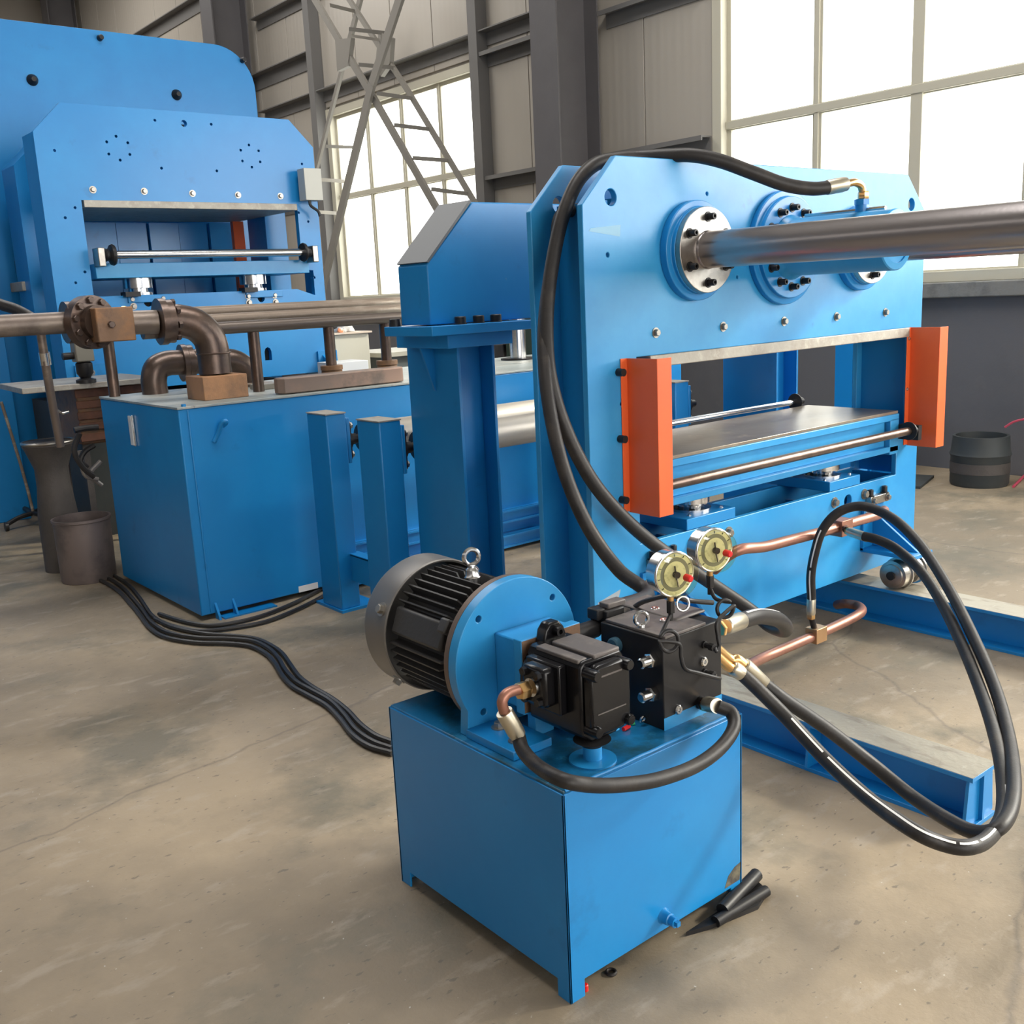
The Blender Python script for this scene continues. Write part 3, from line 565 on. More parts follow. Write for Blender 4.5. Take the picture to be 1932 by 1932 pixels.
# gauges
def gauge(px, py, Y, face, tube_pts, coil, label):
    c = at(px, py, 'y', Y); n = V((-.22, -1, .02)).normalized()
    t = thing('pressure_gauge', label, 'gauge', c, 'pressure gauges on the valve block')
    Rg = .054
    obj('case', G().lathe(c-n*.062, n, [(0, .046), (.004, Rg), (.036, Rg), (.038, Rg+.003), (.044, Rg+.003), (.046, Rg)], 48), CHROME, t)
    obj('dial', G().lathe(c-n*.016, n, [(0, Rg-.002), (.0015, Rg-.002)], 48), face, t)
    obj('dark_band', G().lathe(c-n*.0150, n, [(0, Rg-.012), (.0006, Rg-.012)], 40).lathe(c-n*.0148, n, [(0, .001), (.001, .001)], 8), GREYFACE, t)
    obj('inner_dial', G().lathe(c-n*.0143, n, [(0, Rg-.022), (.001, Rg-.022)], 40), face, t)
    u = n.cross(V((0, 0, 1))).normalized(); w_ = u.cross(n)
    g = G()
    for i in range(9):
        a = math.radians(-40+i*32.5); d = u*math.cos(a)+w_*math.sin(a); p0 = c-n*.0128+d*(Rg-.010); g.tube([p0, p0+d*.006], .0009, 4, 1)
    obj('tick_mark', g, PHOS, t)
    obj('needle', G().tube([c-n*.008-w_*.012, c-n*.008+w_*.022+u*.004], .0022, 6, 1).lathe(c-n*.014, n, [(0, .008), (.012, .008)], 14), PHOS, t)
    obj('contact_pointer', G().tube([c-n*.008, c-n*.008-w_*.030-u*.006], .003, 6, 1), CHROME, t)
    gl = obj('glass', G().lathe(c-n*.016, n, [(0, Rg-.0015), (.026, Rg-.0015), (.030, Rg-.006), (.030, 0)], 48, caps=False), GGLASS, t)
    obj('rim', G().torus(c-n*.016, n, Rg, .0028, 48, 8), CHROME, t)
    kx = u*.013 if u.x > 0 else -u*.013
    obj('red_knob', G().lathe(c+n*.012+kx-w_*.004, n, [(0, .009), (.018, .0085), (.021, .006)], 18), RED, t)
    s0 = c-n*.035-w_*Rg
    obj('brass_stem', G().lathe(s0+w_*.004, (0, 0, -1), [(0, .009), (.02, .008), (.022, .010)], 12), BRASS, t)
    obj('stem_fitting', G().lathe(s0-V((0, 0, .016)), (0, 0, -1), [(0, .011), (.03, .011), (.032, .007), (.05, .007)], 6), PHOS, t)
    pts = [s0-V((0, 0, .05))]+tube_pts
    obj('siphon_tube', G().tube(pts, .0050, 10, 8), PHOS, t)
    return t
def loop(c, n, R_, k=14, a0=90, sweep=-400):
    c = V(c); n = V(n).normalized(); u = n.cross(V((0, 0, 1))).normalized(); w_ = u.cross(n)
    return [c+(u*math.cos(math.radians(a0+sweep*i/k))+w_*math.sin(math.radians(a0+sweep*i/k)))*R_+n*.008*i/k for i in range(k+1)]
g1n = (-.35, -1, .1)
gauge(1280, 1086, 1.575, YEL, loop(at(1261, 1209, 'y', 1.575), g1n, .025, 14, 40, 330)+[at(1281, 1215, 'y', 1.56), at(1285, 1240, 'y', 1.555), at(1293, 1262, 'y', 1.55), at(1318, 1270, 'y', 1.55), at(1356, 1280, 'y', 1.55), at(1352, 1277, 'y', 1.57), V((1.895, 1.567, .640))], None, 'left and nearer of the two yellow-faced pressure gauges with red knobs')
gauge(1355, 1040, 1.60, YEL, [at(1351, 1130, 'y', 1.61)]+loop(at(1366, 1148, 'y', 1.59), g1n, .022, 14, 140, -330)+[at(1354, 1172, 'y', 1.575), at(1354, 1200, 'y', 1.57), at(1357, 1218, 'y', 1.565), at(1352, 1229, 'y', 1.562), V((1.897, 1.566, .713))], None, 'right and higher of the two yellow-faced pressure gauges with red knobs')
tag(obj('gauge_wire', G().tube([at(1193, 1148, 'y', 1.84), at(1215, 1135, 'y', 1.76), at(1262, 1124, 'y', 1.68), at(1300, 1133, 'y', 1.68), at(1345, 1137, 'y', 1.66)], .0065, 10), CABLE), 'black sheathed wire looping behind the two pressure gauges', 'cable')
tag(obj('steel_ring', G().torus(at(1288, 1139, 'y', 1.66), (-.3, -1, .2), .018, .0035), CHROME), 'bright metal ring hanging below the left pressure gauge', 'ring')
# ------------------------------------------------------------------ hoses
def hose(label, pts, r=.0165, m_=RUBBER, group='rubber hydraulic hoses', stripe=None, k=8):
    P = spline(pts, k); g = G(); fr = frames(P)
    o = tag(obj('hydraulic_hose', g.tube(pts, r, 16, k), m_), label, 'hose', group)
    if stripe:
        ang, s0, s1 = stripe; n = len(fr); g = G(); i = int(n*s0)
        while i < int(n*s1):
            L_ = random.randint(3, 6); V0 = None
            for j in range(i, min(i+L_, n)):
                p, u, w_ = fr[j]; t = w_.cross(u)
                # side of the hose turned up and to the light
                up = V(ang)-V(ang).dot(fr[j][1].cross(fr[j][2]))*fr[j][1].cross(fr[j][2]); up.normalize(); sd = up.cross(fr[j][1].cross(fr[j][2]))
                d0 = (up*.99+sd*.15).normalized(); d1 = (up*.99-sd*.15).normalized()
                a_ = g.b.verts.new(p+d0*(r+.0006)); b_ = g.b.verts.new(p+d1*(r+.0006))
                if V0: g.b.faces.new((V0[0], a_, b_, V0[1]))
                V0 = (a_, b_)
            i += L_ if random.random() < .15 else L_-1
        obj('print_stripe', g, WHITEP, o)
    return o
def ferrule(h, a, b_, r=.0205):
    a, b_ = V(a), V(b_); L_ = (b_-a).length
    return obj('ferrule', G().lathe(a, b_-a, [(0, r*.95), (.003, r), (L_*.8, r), (L_-.003, r*.93), (L_, r*.8)], 24), FERR, h)
def nut(h, a, d, L_=.022, r=.021, m_=BRASS):
    return obj('hex_nut', G().lathe(a, d, [(0, r*.9), (.003, r), (L_-.003, r), (L_, r*.9)], 6), m_, h)
def P_(px, py, ax, v): return at(px, py, ax, v)
# 1 pump inlet to block
f0 = V((1.410, 1.70, .713)); e = [f0+V((-.035, 0, .004)), V((1.356, 1.70, .720)), V((1.334, 1.70, .718)), V((1.322, 1.70, .703)), V((1.326, 1.70, .678))]
fb = V((1.356, 1.69, .612))
h1 = hose('short black hose hanging in a loop across the front of the blue oil tank', [fb-V((.006, -.002, -.025)), fb, P_(987, 1416, 'y', 1.655), P_(1015, 1446, 'y', 1.58), P_(1060, 1471, 'y', 1.48), P_(1110, 1481, 'y', 1.455), P_(1170, 1481, 'y', 1.44), P_(1240, 1471, 'y', 1.43), P_(1310, 1446, 'y', 1.43), P_(1358, 1412, 'y', 1.44), P_(1384, 1374, 'y', 1.46), P_(1380, 1345, 'y', 1.485), P_(1355, 1333, 'y', 1.51)])
obj('elbow', G().tube(e, .0125, 14, 4), COPPER, h1); ferrule(h1, e[-1], fb); nut(h1, f0+V((-.012, 0, 0)), (-1, 0, 0), .028)
obj('washer', G().cyl(f0+V((.004, 0, 0)), f0+V((-.004, 0, 0)), .022, 24), CHROME, h1)
q0 = V((1.878, 1.600, .563)); q1 = P_(1353, 1332, 'y', 1.512)
obj('adapter', G().lathe(q0, (0, -1, 0), [(0, .017), (.012, .017), (.013, .013), (.02, .013)], 16), PHOS, h1); nut(h1, q0+V((0, -.018, 0)), q1-q0, .024, .019); ferrule(h1, q1, q0.lerp(q1, .4), .0195)
# 2, 3 big hoses from the right side of the block looping over the floor to the copper tees
X2 = 1.98
a2 = [P_(1440, 1290, 'y', 1.60), P_(1480, 1320, 'y', 1.56), P_(1560, 1375, 'y', 1.50), P_(1640, 1437, 'y', 1.42), P_(1720, 1502, 'y', 1.30), P_(1790, 1548, 'y', 1.16), P_(1840, 1570, 'y', 1.08), P_(1880, 1565, 'y', 1.03), P_(1906, 1530, 'y', 1.04), P_(1913, 1470, 'y', 1.10), P_(1903, 1390, 'y', 1.22), P_(1878, 1300, 'y', 1.36), P_(1840, 1210, 'y', 1.52), P_(1795, 1120, 'y', 1.70), P_(1745, 1040, 'y', 1.88), P_(1700, 990, 'y', 2.02), P_(1660, 965, 'y', 2.14), P_(1620, 955, 'y', 2.23), P_(1580, 968, 'y', 2.30), P_(1552, 1000, 'y', 2.345), P_(1538, 1040, 'y', 2.37), P_(1530, 1085, 'y', 2.39), P_(1531, 1130, 'y', 2.4)]
def clampz(pts, r): return [V((p.x, p.y, max(p.z, r+.001))) for p in pts]
h2 = hose('long black hose arching highest from the low copper pipe and looping over the floor', clampz(a2, .0195), .0190, stripe=((-1, -.4, .5), .86, 1))
ferrule(h2, P_(1531, 1128, 'y', 2.4), P_(1530, 1160, 'y', 2.4), .019); nut(h2, P_(1530, 1158, 'y', 2.4), (0, 0, -1), .022, .018)
obj('adapter', G().cyl(P_(1531, 1164, 'y', 2.4), q2+V((-.012, 0, .02)), .013, 14), PHOS, h2)
a3 = [P_(1395, 1267, 'y', 1.62), P_(1430, 1300, 'y', 1.58), P_(1480, 1350, 'y', 1.52), P_(1560, 1435, 'y', 1.40), P_(1640, 1508, 'y', 1.26), P_(1720, 1565, 'y', 1.12), P_(1780, 1592, 'y', 1.06), P_(1830, 1598, 'y', 1.02), P_(1868, 1578, 'y', 1.03), P_(1893, 1530, 'y', 1.07), P_(1890, 1450, 'y', 1.16), P_(1872, 1370, 'y', 1.28), P_(1845, 1290, 'y', 1.42), P_(1812, 1210, 'y', 1.57), P_(1775, 1135, 'y', 1.74), P_(1735, 1075, 'y', 1.90), P_(1690, 1035, 'y', 2.05), P_(1655, 1018, 'y', 2.14), P_(1630, 1012, 'y', 2.2)]
h3 = hose('long black hose looping over the floor to the upper copper tee', clampz(a3, .0195), .0190, stripe=((-.5, -.5, 1), .12, .52))
ferrule(h3, P_(1636, 1014, 'y', 2.19), P_(1602, 1003, 'y', 2.31), .019); nut(h3, P_(1602, 1003, 'y', 2.31), q-P_(1602, 1003, 'y', 2.31), .024, .018)
obj('adapter', G().cyl(P_(1596, 1000, 'y', 2.33), q+V((.0, -.02, 0)), .013, 14), PHOS, h3)
# their ends at the block
b2 = V((1.965, 1.650, .680)); e2 = [b2+V((.02, 0, 0)), P_(1375, 1243, 'y', 1.64), P_(1390, 1244, 'y', 1.63), P_(1404, 1254, 'y', 1.62)]
obj('elbow', G().tube(e2, .0145, 14, 5), BRASS, h2); nut(h2, b2, (1, 0, 0), .024, .026); ferrule(h2, P_(1442, 1292, 'y', 1.60), P_(1403, 1253, 'y', 1.62), .021)
b3 = V((1.965, 1.640, .655)); e3 = [b3+V((.02, 0, 0)), P_(1372, 1256, 'y', 1.63), P_(1384, 1262, 'y', 1.625)]
obj('elbow', G().tube(e3, .0135, 14, 5), BRASS, h3); ferrule(h3, P_(1399, 1271, 'y', 1.615), P_(1380, 1258, 'y', 1.628), .0205)
# 4 hose from the block, round and up between the press plates
a4 = [P_(1395, 1172, 'y', 1.80), P_(1430, 1163, 'y', 1.83), P_(1465, 1168, 'y', 1.90), P_(1482, 1182, 'y', 2.0), P_(1478, 1190, 'y', 2.12), P_(1450, 1180, 'y', 2.28), P_(1415, 1150, 'y', 2.36), P_(1335, 1096, 'y', 2.42), P_(1245, 1035, 'y', 2.46), P_(1185, 985, 'y', 2.50), P_(1130, 925, 'y', 2.53), P_(1090, 860, 'y', 2.56), P_(1056, 780, 'y', 2.60), P_(1036, 700, 'y', 2.64), P_(1031, 620, 'y', 2.68), P_(1036, 540, 'y', 2.71), P_(1050, 455, 'y', 2.73), P_(1068, 390, 'y', 2.735), P_(1092, 340, 'y', 2.735), P_(1125, 309, 'y', 2.73), P_(1165, 300, 'y', 2.72), P_(1205, 297, 'y', 2.70), P_(1250, 294, 'y', 2.64), P_(1305, 293, 'y', 2.56), P_(1360, 304, 'y', 2.49), P_(1420, 326, 'y', 2.42), P_(1480, 348, 'y', 2.36), P_(1530, 356, 'y', 2.31), P_(1562, 354, 'y', 2.28)]
h4 = hose('long black hose rising inside the press and passing over its top to the blue cylinder', a4, .025, stripe=((.2, -.3, 1), .01, .10), k=8)
ferrule(h4, P_(1560, 354, 'y', 2.282), P_(1597, 347, 'y', 2.255), .027)
e4 = [P_(1597, 347, 'y', 2.255), P_(1612, 344, 'y', 2.25), P_(1624, 350, 'y', 2.25), P_(1628, 364, 'y', 2.25)]
obj('elbow', G().tube(e4, .014, 14, 5), BRASS, h4); nut(h4, P_(1629, 361, 'y', 2.25), (0, 0, -1), .03, .021)
ferrule(h4, P_(1398, 1171, 'y', 1.80), P_(1368, 1182, 'y', 1.77), .026); nut(h4, P_(1362, 1184, 'y', 1.765), (-1, 0, -.1), .012, .024)
a5 = [V((1.86, 1.82, .70)), V((1.90, 1.95, .72)), P_(1222, 1122, 'y', 2.2), P_(1170, 1078, 'y', 2.32), P_(1125, 1020, 'y', 2.40), P_(1090, 955, 'y', 2.45), P_(1062, 880, 'y', 2.50), P_(1042, 800, 'y', 2.56), P_(1030, 720, 'y', 2.62), P_(1026, 640, 'y', 2.68), P_(1032, 560, 'y', 2.73), P_(1048, 470, 'y', 2.77), P_(1066, 400, 'y', 2.79), V((2.80, 2.76, 1.86)), V((2.95, 2.75, 1.82)), V((3.05, 2.74, 1.80))]
h5 = hose('black hose rising inside the press beside the one that passes over its top', a5, .0235)
# cables over the floor
def floorcable(label, px, z=.013, r=.011, dx=0):
    pts = [at(a+dx, b_, 'z', z) for a, b_ in px]
    return tag(obj('power_cable', G().tube(pts, r, 8, 6), CABLE), label, 'cable', 'black cables over the floor')
main = [(735, 1405), (700, 1396), (668, 1374), (645, 1345), (620, 1320), (585, 1300), (555, 1283), (535, 1262), (522, 1240), (505, 1222), (475, 1207), (430, 1202), (370, 1200), (315, 1190), (285, 1172), (268, 1150), (250, 1128), (225, 1102), (190, 1082), (150, 1072), (122, 1058), (108, 1030), (106, 1005)]
floorcable('thin black cable on the floor, nearest strand of the bundle from the oil tank', [(740, 1421)]+[(a-3, b_+12) for a, b_ in main[1:]])
floorcable('thin black cable on the floor, middle strand of the bundle from the oil tank', [(740, 1412)]+[(a+4, b_+3) for a, b_ in main[1:12]]+[(a+2, b_+3) for a, b_ in main[12:]])
floorcable('thin black cable on the floor, far strand of the bundle from the oil tank', [(740, 1400)]+[(a+9+4*math.sin(i*1.3), b_-5-3*math.cos(i)) for i, (a, b_) in enumerate(main[1:])])
floorcable('black cable sweeping from the floor bundle back under the big blue tank', [(292, 1168), (330, 1182), (380, 1190), (430, 1186), (500, 1173), (555, 1152), (600, 1130), (640, 1108), (690, 1085)])
floorcable('black cable sweeping just behind its neighbour back under the big blue tank', [(300, 1158), (345, 1172), (390, 1180), (430, 1177), (490, 1163), (545, 1142), (590, 1120), (630, 1098), (680, 1075)])
# ------------------------------------------------------------------ big blue reservoir behind
KX0, KX1, KY0, KY1, KZ = 1.935, 5.7, 5.0, 6.18, 1.12
TOPM = mat('worn_grey_top', (.30, .34, .34), .45, .2, noise=[((.50, .50, .46), 2.5, .45, .65, .8), ((.05, .16, .24), 1.2, .56, .7, .8), ((.14, .13, .12), 12, .62, .7, .7)], bump=.08)
bt = thing('reservoir', 'long blue steel reservoir box with brown pipes on top behind the power unit', 'tank', (3.8, 5.6, 0))
obj('shell', G().box(KX0, KX1, KY0, KY1, .028, KZ-.012), BLUE, bt, bevel=.006)
obj('top_plate', G().box(KX0-.004, KX1+.004, KY0-.004, KY1+.004, KZ-.012, KZ), TOPM, bt, bevel=.002)
obj('corner_bead', G().tube([(KX0+.055, KY0, .04), (KX0+.05, KY0-.002, KZ-.02)], .006, 8, 1).cyl((KX0+.04, KY0+.02, KZ), (KX0+.04, KY0+.02, KZ+.012), .012, 12), BLUE, bt)
c = at(252, 812, 'x', KX0); lg = obj('level_gauge', G().box(KX0-.012, KX0, c.y-.03, c.y+.03, c.z-.085, c.z+.085), CHROME, bt, bevel=.003); obj('sight_glass', G().box(KX0-.016, KX0-.012, c.y-.022, c.y+.022, c.z-.08, c.z+.08), WHITEM, lg)
c = at(405, 815, 'y', KY0); obj('lifting_hook', G().tube([c+V((-.01, -.002, -.05)), c+V((.01, -.015, -.01)), c+V((.028, -.04, .045)), c+V((.040, -.05, .055)), c+V((.047, -.042, .045)), c+V((.046, -.01, .03))], .0125, 12, 6), BLUE, bt)
for px in (408, 442): c = at(px, 1172, 'y', KY0); obj('foot_gusset', G().prism([(KY0, .0), (KY0-.05, .0), (KY0-.045, .015), (KY0, .085)], 'x', c.x, c.x+.012), BLUE, bt)
obj('foot_plate', G().box(KX0+.1, KX0+.40, KY0-.06, KY0+.02, 0, .008), BLUE, bt)
obj('white_patch', G().box(2.50, 2.62, KY0-.0015, KY0-.0005, .03, .065), WHITEP, bt)
# channel beams in front of it
for (z0, z1, y) in ((.02, .10, 4.93), (.17, .25, 4.965)):
    obj('base_channel', G().box(2.75, 5.6, y-.02, KY0, z1-.012, z1).box(2.75, 5.6, y, y+.01, z0, z1).box(2.75, 5.6, y-.02, KY0, z0, z0+.012), BLUE, bt)
# pipes
def pipe(name, label, pts, r, m_, parent=None, k=6, n=20, group=None):
    o = obj(name, G().tube(pts, r, n, k), m_, parent)
    if parent is None: tag(o, label, 'pipe', group)
    return o
pw = pipe('pipe_run', 'brown pipe run with bolted round flanges and a big bend on the reservoir, left end', [(.6, 5.5, 1.56), (1.75, 5.5, 1.56)], .055, BRP, k=1)
obj('pipe_flange', G().lathe((1.60, 5.5, 1.56), (1, 0, 0), [(0, .105), (.03, .105), (.032, .075), (.06, .075), (.061, .105), (.09, .105)], 36), PIPE, pw)
fl = obj('big_flange', G().lathe((1.70, 5.48, 1.555), (.35, -1, 0), [(-.03, .10), (0, .11), (.002, .135), (.06, .135), (.062, .085), (.10, .085)], 40), PIPE, pw)
n_ = V((.35, -1, 0)).normalized(); u_ = n_.cross(V((0, 0, 1))).normalized()
for i in range(10): a = i*math.pi/5+.2; inst('bolt', B_DK, fl, V((1.70, 5.48, 1.555))+n_*.06+(u_*math.cos(a)+V((0, 0, 1))*math.sin(a))*.112, n_)
c0 = at(188, 655, 'y', 5.30)
vb = obj('valve_block', G().box(c0.x-.0, c0.x+.19, 5.30, 5.46, 1.455, 1.625), RUST, pw, bevel=.006)
for (x, z) in ((1.6, 0),): inst('bolt', B_DK, vb, (c0.x+.07, 5.30, 1.54), (0, -1, 0))
pipe('pipe', '', [(1.80, 5.40, 1.545), (2.02, 5.36, 1.54)], .062, BRP, pw, 1)
f2 = obj('bend_flange', G().lathe((2.02, 5.35, 1.54), (1, -.08, 0), [(0, .12), (.035, .12), (.037, .112), (.07, .112)], 36), PIPE, pw)
for i in range(8): a = i*math.pi/4+.2; inst('bolt', B_DK, f2, (2.09, 5.345+.098*math.cos(a), 1.54+.098*math.sin(a)), (1, 0, 0))
pipe('bend', '', [(2.08, 5.35, 1.54), (2.13, 5.345, 1.54), (2.21, 5.335, 1.515), (2.265, 5.325, 1.46), (2.285, 5.315, 1.39), (2.287, 5.31, 1.25)], .086, PIPE, pw, 8, 28)
obj('weld_ring', G().torus((2.287, 5.311, 1.36), (0, 0, 1), .087, .005), PIPE, pw)
tag(obj('support_block', G().prism([(2.16, 5.19), (2.41, 5.19), (2.41, 5.42), (2.16, 5.42)], 'z', KZ, KZ+.125), mat('flame_cut_block', (.42, .22, .11), .65, .1, noise=[((.22, .13, .08), 6, .45, .65, .8)], bump=.2), bevel=.004), 'rusty orange steel block under the big brown pipe bend', 'block')
pv = pipe('u_bend_pipe', 'brown double bend pipe with flange lying low behind the big bend', [(2.20, 6.0, KZ), (2.20, 6.0, 1.20), (2.225, 6.0, 1.265), (2.29, 6.0, 1.29), (2.36, 5.99, 1.29)], .074, PIPE, k=6, n=24)
obj('pipe', G().tube([(2.36, 5.99, 1.29), (2.56, 5.95, 1.285), (2.68, 5.93, 1.27), (2.75, 5.92, 1.21), (2.77, 5.915, KZ)], .074, 24, 6), PIPE, pv)
obj('bend_flange', G().lathe((2.37, 5.99, 1.285), (1, -.12, 0), [(0, .11), (.03, .11), (.034, .105), (.065, .105)], 32), PIPE, pv)
obj('floor_flange', G().lathe((2.77, 5.915, KZ), (0, 0, 1), [(0, .13), (.012, .13), (.013, .09), (.02, .08)], 32), SCALE, pv)
labs = ['long brown pipe over the reservoir, nearest and lowest of the three', 'long scaly pipe over the reservoir, middle of the three', 'long scaly pipe over the reservoir, farthest of the three']
for i, (y, z, r) in enumerate(((5.40, 1.487, .034), (5.52, 1.535, .030), (5.62, 1.578, .032))):
    lp = pipe('long_pipe', labs[i], [(1.95+.1*i, y, z), (4.9, y, z)], r, SCALE if i else mat('dark_pipe', (.14, .115, .10), .4, .6, noise=[((.40, .17, .07), 3, .68, .72, .8)]), k=1, group='long pipes over the reservoir')
    if i == 0:
        for x in (1.99, 2.58, 3.06, 3.45):
            yy = 6.08 if x < 2 else y+.02; obj('support_leg', G().cyl((x, yy, KZ+(.09 if x > 2.9 else 0)), (x, yy, z-.01), .032, 20), PIPE, lp)
            if x > 2.9: obj('leg_flange', G().lathe((x, y+.02, KZ+.02), (0, 0, 1), [(0, .035), (.03, .035), (.031, .062), (.06, .062), (.062, .055), (.064, .066), (.09, .066)], 28), RUST, lp)
tag(obj('rounded_bar', G().prism([(2.54, 5.10), (2.565, 5.065), (2.60, 5.055), (3.30, 5.055), (3.33, 5.065), (3.345, 5.09), (3.345, 5.15), (3.32, 5.18), (2.60, 5.18), (2.56, 5.165), (2.54, 5.14)], 'z', KZ+.004, KZ+.088), mat('brown_bar', (.24, .18, .15), .55, .3, noise=[((.34, .22, .17), 4, .45, .65, .8), ((.12, .10, .09), 6, .55, .7, .7)]), bevel=.006), 'brown steel bar with rounded ends lying on the front edge of the reservoir', 'bar')
tag(obj('steel_strip', G().box(2.62, 3.0, 5.5, 5.62, KZ, KZ+.03), PLATEN, bevel=.003), 'flat pale steel strip lying on the reservoir behind the brown bar', 'strip')
c = at(978, 678, 'z', KZ)
gp = tag(obj('galvanised_pipe', G().cyl((c.x, c.y, KZ), (c.x, c.y, KZ+.42), .06, 28), CHROME), 'short upright galvanised pipe on the reservoir left of the press', 'pipe')
obj('collar', G().lathe((c.x, c.y, KZ), (0, 0, 1), [(0, .13), (.012, .13)], 32), PHOS, gp)
obj('tie', G().torus((c.x, c.y, KZ+.28), (0, 0, 1), .062, .006), PHOS, gp)
# ------------------------------------------------------------------ roller stand
def post(name, label, x0, x1, y0, y1, h):
    t = thing(name, label, 'post', ((x0+x1)/2, (y0+y1)/2, 0), 'blue posts that carry the two rollers')
    obj('column', G().box(x0, x1, y0, y1, .012, h), BLUE, t, bevel=.006); obj('cap', G().box(x0-.002, x1+.002, y0-.002, y1+.002, h, h+.006), PLATEN, t)
    obj('base_plate', G().box(x0-.01, x1+.10, y0-.02, y1+.06, 0, .014), BLUE, t)
    obj('bearing_plate', G().box(x1, x1+.02, y0+.0, y0+.11, h-.26, h-.025), BLUE, t, bevel=.004)
    b = obj('bearing', G().lathe((x1+.02, y0+.055, h-.145), (1, 0, 0), [(0, .055), (.015, .055), (.03, .03), (.06, .028), (.062, .022), (.09, .022)], 24).prism([(y0+.005, h-.23), (y0+.105, h-.23), (y0+.105, h-.06), (y0+.005, h-.06)], 'x', x1+.02, x1+.028), PHOS, t)
    for z in (h-.07, h-.22): inst('bolt', B_HEXL, b, (x1+.028, y0+.03, z), (1, 0, 0)); inst('bolt', B_HEXL, b, (x1+.028, y0+.085, z), (1, 0, 0))
    return t
post('roller_post', 'left blue square post with a bearing in front of the reservoir', 2.525, 2.64, 4.575, 4.775, 1.04)
post('roller_post', 'blue square post with a bearing just right of its twin', 2.51, 2.63, 4.05, 4.25, 1.04)
cR = at(1287, 719, 'y', 4.10)
post('roller_post', 'blue box post with pale cap seen through the press window', cR.x-.12, cR.x, 4.05, 4.25, cR.z)
post('roller_post', 'blue box post hidden mostly behind the press frame, beside the capped one', cR.x-.12, cR.x, 4.575, 4.775, 1.04)
for i, (y, z) in enumerate(((4.635, .895), (4.115, .895))):
    r_ = tag(obj('conveyor_roller', G().lathe((2.74, y, z), (1, 0, 0), [(0, .022), (.04, .022), (.041, .05), (.075, .07), (.078, .078), (cR.x-2.98, .078), (cR.x-2.90, .03)], 36), mat('roller_steel', (.50, .46, .40), .38, .35, noise=[((.36, .32, .27), 5, .45, .65, .6, (.3, 1, 1))])), ['farther of the two steel rollers lying between the blue posts', 'nearer of the two steel rollers lying between the blue posts'][i], 'roller', 'steel rollers')
    obj('roller_end', G().lathe((2.745, y, z), (1, 0, 0), [(0, .03), (.01, .072), (.02, .074), (.03, .03)], 28), PHOS, r_)
obj('tie_channel', G().box(2.60, 2.64, 4.25, 4.60, .16, .30).box(2.60, 2.66, 4.25, 4.60, .295, .305), BLUE, bpy.data.objects['roller_post'])
# ------------------------------------------------------------------ gantry
gt = thing('gantry', 'blue gantry with chamfered box beam on thick columns behind the press', 'gantry', (3.85, 3.7, 0))
BX0, BX1 = 2.521, 5.255; GY = 3.60
obj('box_beam', G().prism([(BX0, 1.484), (BX1, 1.484), (BX1, 1.73), (BX1-.256, 1.989), (BX0+.256, 1.989), (BX0, 1.732)], 'y', GY, GY+.22), BLUE, gt, bevel=.005)
obj('cap_plate', G().prism([(BX0+.008, 1.741), (BX0+.252, 1.992), (BX0+.24, 1.996), (BX0-.003, 1.745)], 'y', GY-.004, GY+.224), mat('beam_dusty', (.10, .11, .12), .5), gt)
for (x0, x1) in ((2.652, 2.859), (4.924, 5.131)):
    obj('cap_flange', G().box(x0-.178, x1+.165, GY-.075, GY+.29, 1.439, 1.480), BLUE, gt, bevel=.003)
    obj('head_flange', G().box(x0-.075, x1+.075, GY-.041, GY+.356, 1.381, 1.439), BLUE, gt, bevel=.003)
    c_ = obj('column', G().box(x0, x0+.015, GY, GY+.389, .025, 1.381).box(x1-.015, x1, GY, GY+.389, .025, 1.381).box(x0+.015, x1-.015, GY+.09, GY+.107, .025, 1.381), BLUE, gt, bevel=.002)
    obj('gusset', G().prism([(x0, 1.381), (x0-.07, 1.381), (x0-.004, 1.186), (x0, 1.186)], 'y', GY+.174, GY+.186), BLUE, gt)
    obj('base_plate', G().box(x0-.08, x1+.08, GY-.06, GY+.44, 0, .025), BLUE, gt)
    for x in (x0+.0, x0+.099, x0+.195): obj('head_bolt', G().lathe((x, GY-.037, 1.480), (0, 0, 1), [(0, .028), (.003, .028), (.004, .025), (.030, .025), (.033, .022)], 20), PHOS, gt)
    obj('head_bolt', G().lathe((x0-.14, GY+.256, 1.480), (0, 0, 1), [(0, .028), (.030, .025), (.033, .022)], 20), PHOS, gt)
for i, (px0, px1, Y, ww) in enumerate(((1590, 1647, 4.15, .2), (1668, 1702, 4.1, .2))):
    c = at(px1, 780, 'y', Y); 
    t = thing('far_post', ['blue steel post seen through the press window, nearer one', 'blue steel post seen through the press window beside the right guard'][i], 'post', (c.x-.1, Y+.1, 0), 'blue posts far behind the press')
    obj('flange', G().box(c.x-.12, c.x-.105, Y, Y+.25, .012, 1.75), BLUE, t); obj('flange', G().box(c.x-.015, c.x, Y, Y+.25, .012, 1.75), BLUE, t); obj('web', G().box(c.x-.105, c.x-.015, Y+.03, Y+.04, .012, 1.75), BLUE, t); obj('base_plate', G().box(c.x-.16, c.x+.04, Y-.04, Y+.29, 0, .012), BLUE, t)
# dark machine bodies behind the press window
t = thing('machine_cabinet', 'dark green machine cabinet behind the blue post, seen through the press window', 'cabinet', (6.1, 6.7, 0))
obj('body', G().box(5.85, 6.6, 6.6, 7.2, 0, 1.5), DGREEN, t, bevel=.01); obj('door', G().box(5.9, 6.2, 6.585, 6.6, .1, 1.4), DGREEN, t, bevel=.004)
tag(obj('standing_pipe', G().cyl((5.95, 6.0, 0), (5.95, 6.0, 1.5), .075, 20).lathe((5.95, 6., 0), (0, 0, 1), [(0, .16), (.02, .16)], 20), RUST), 'rusty pipe standing upright behind the press window', 'pipe')
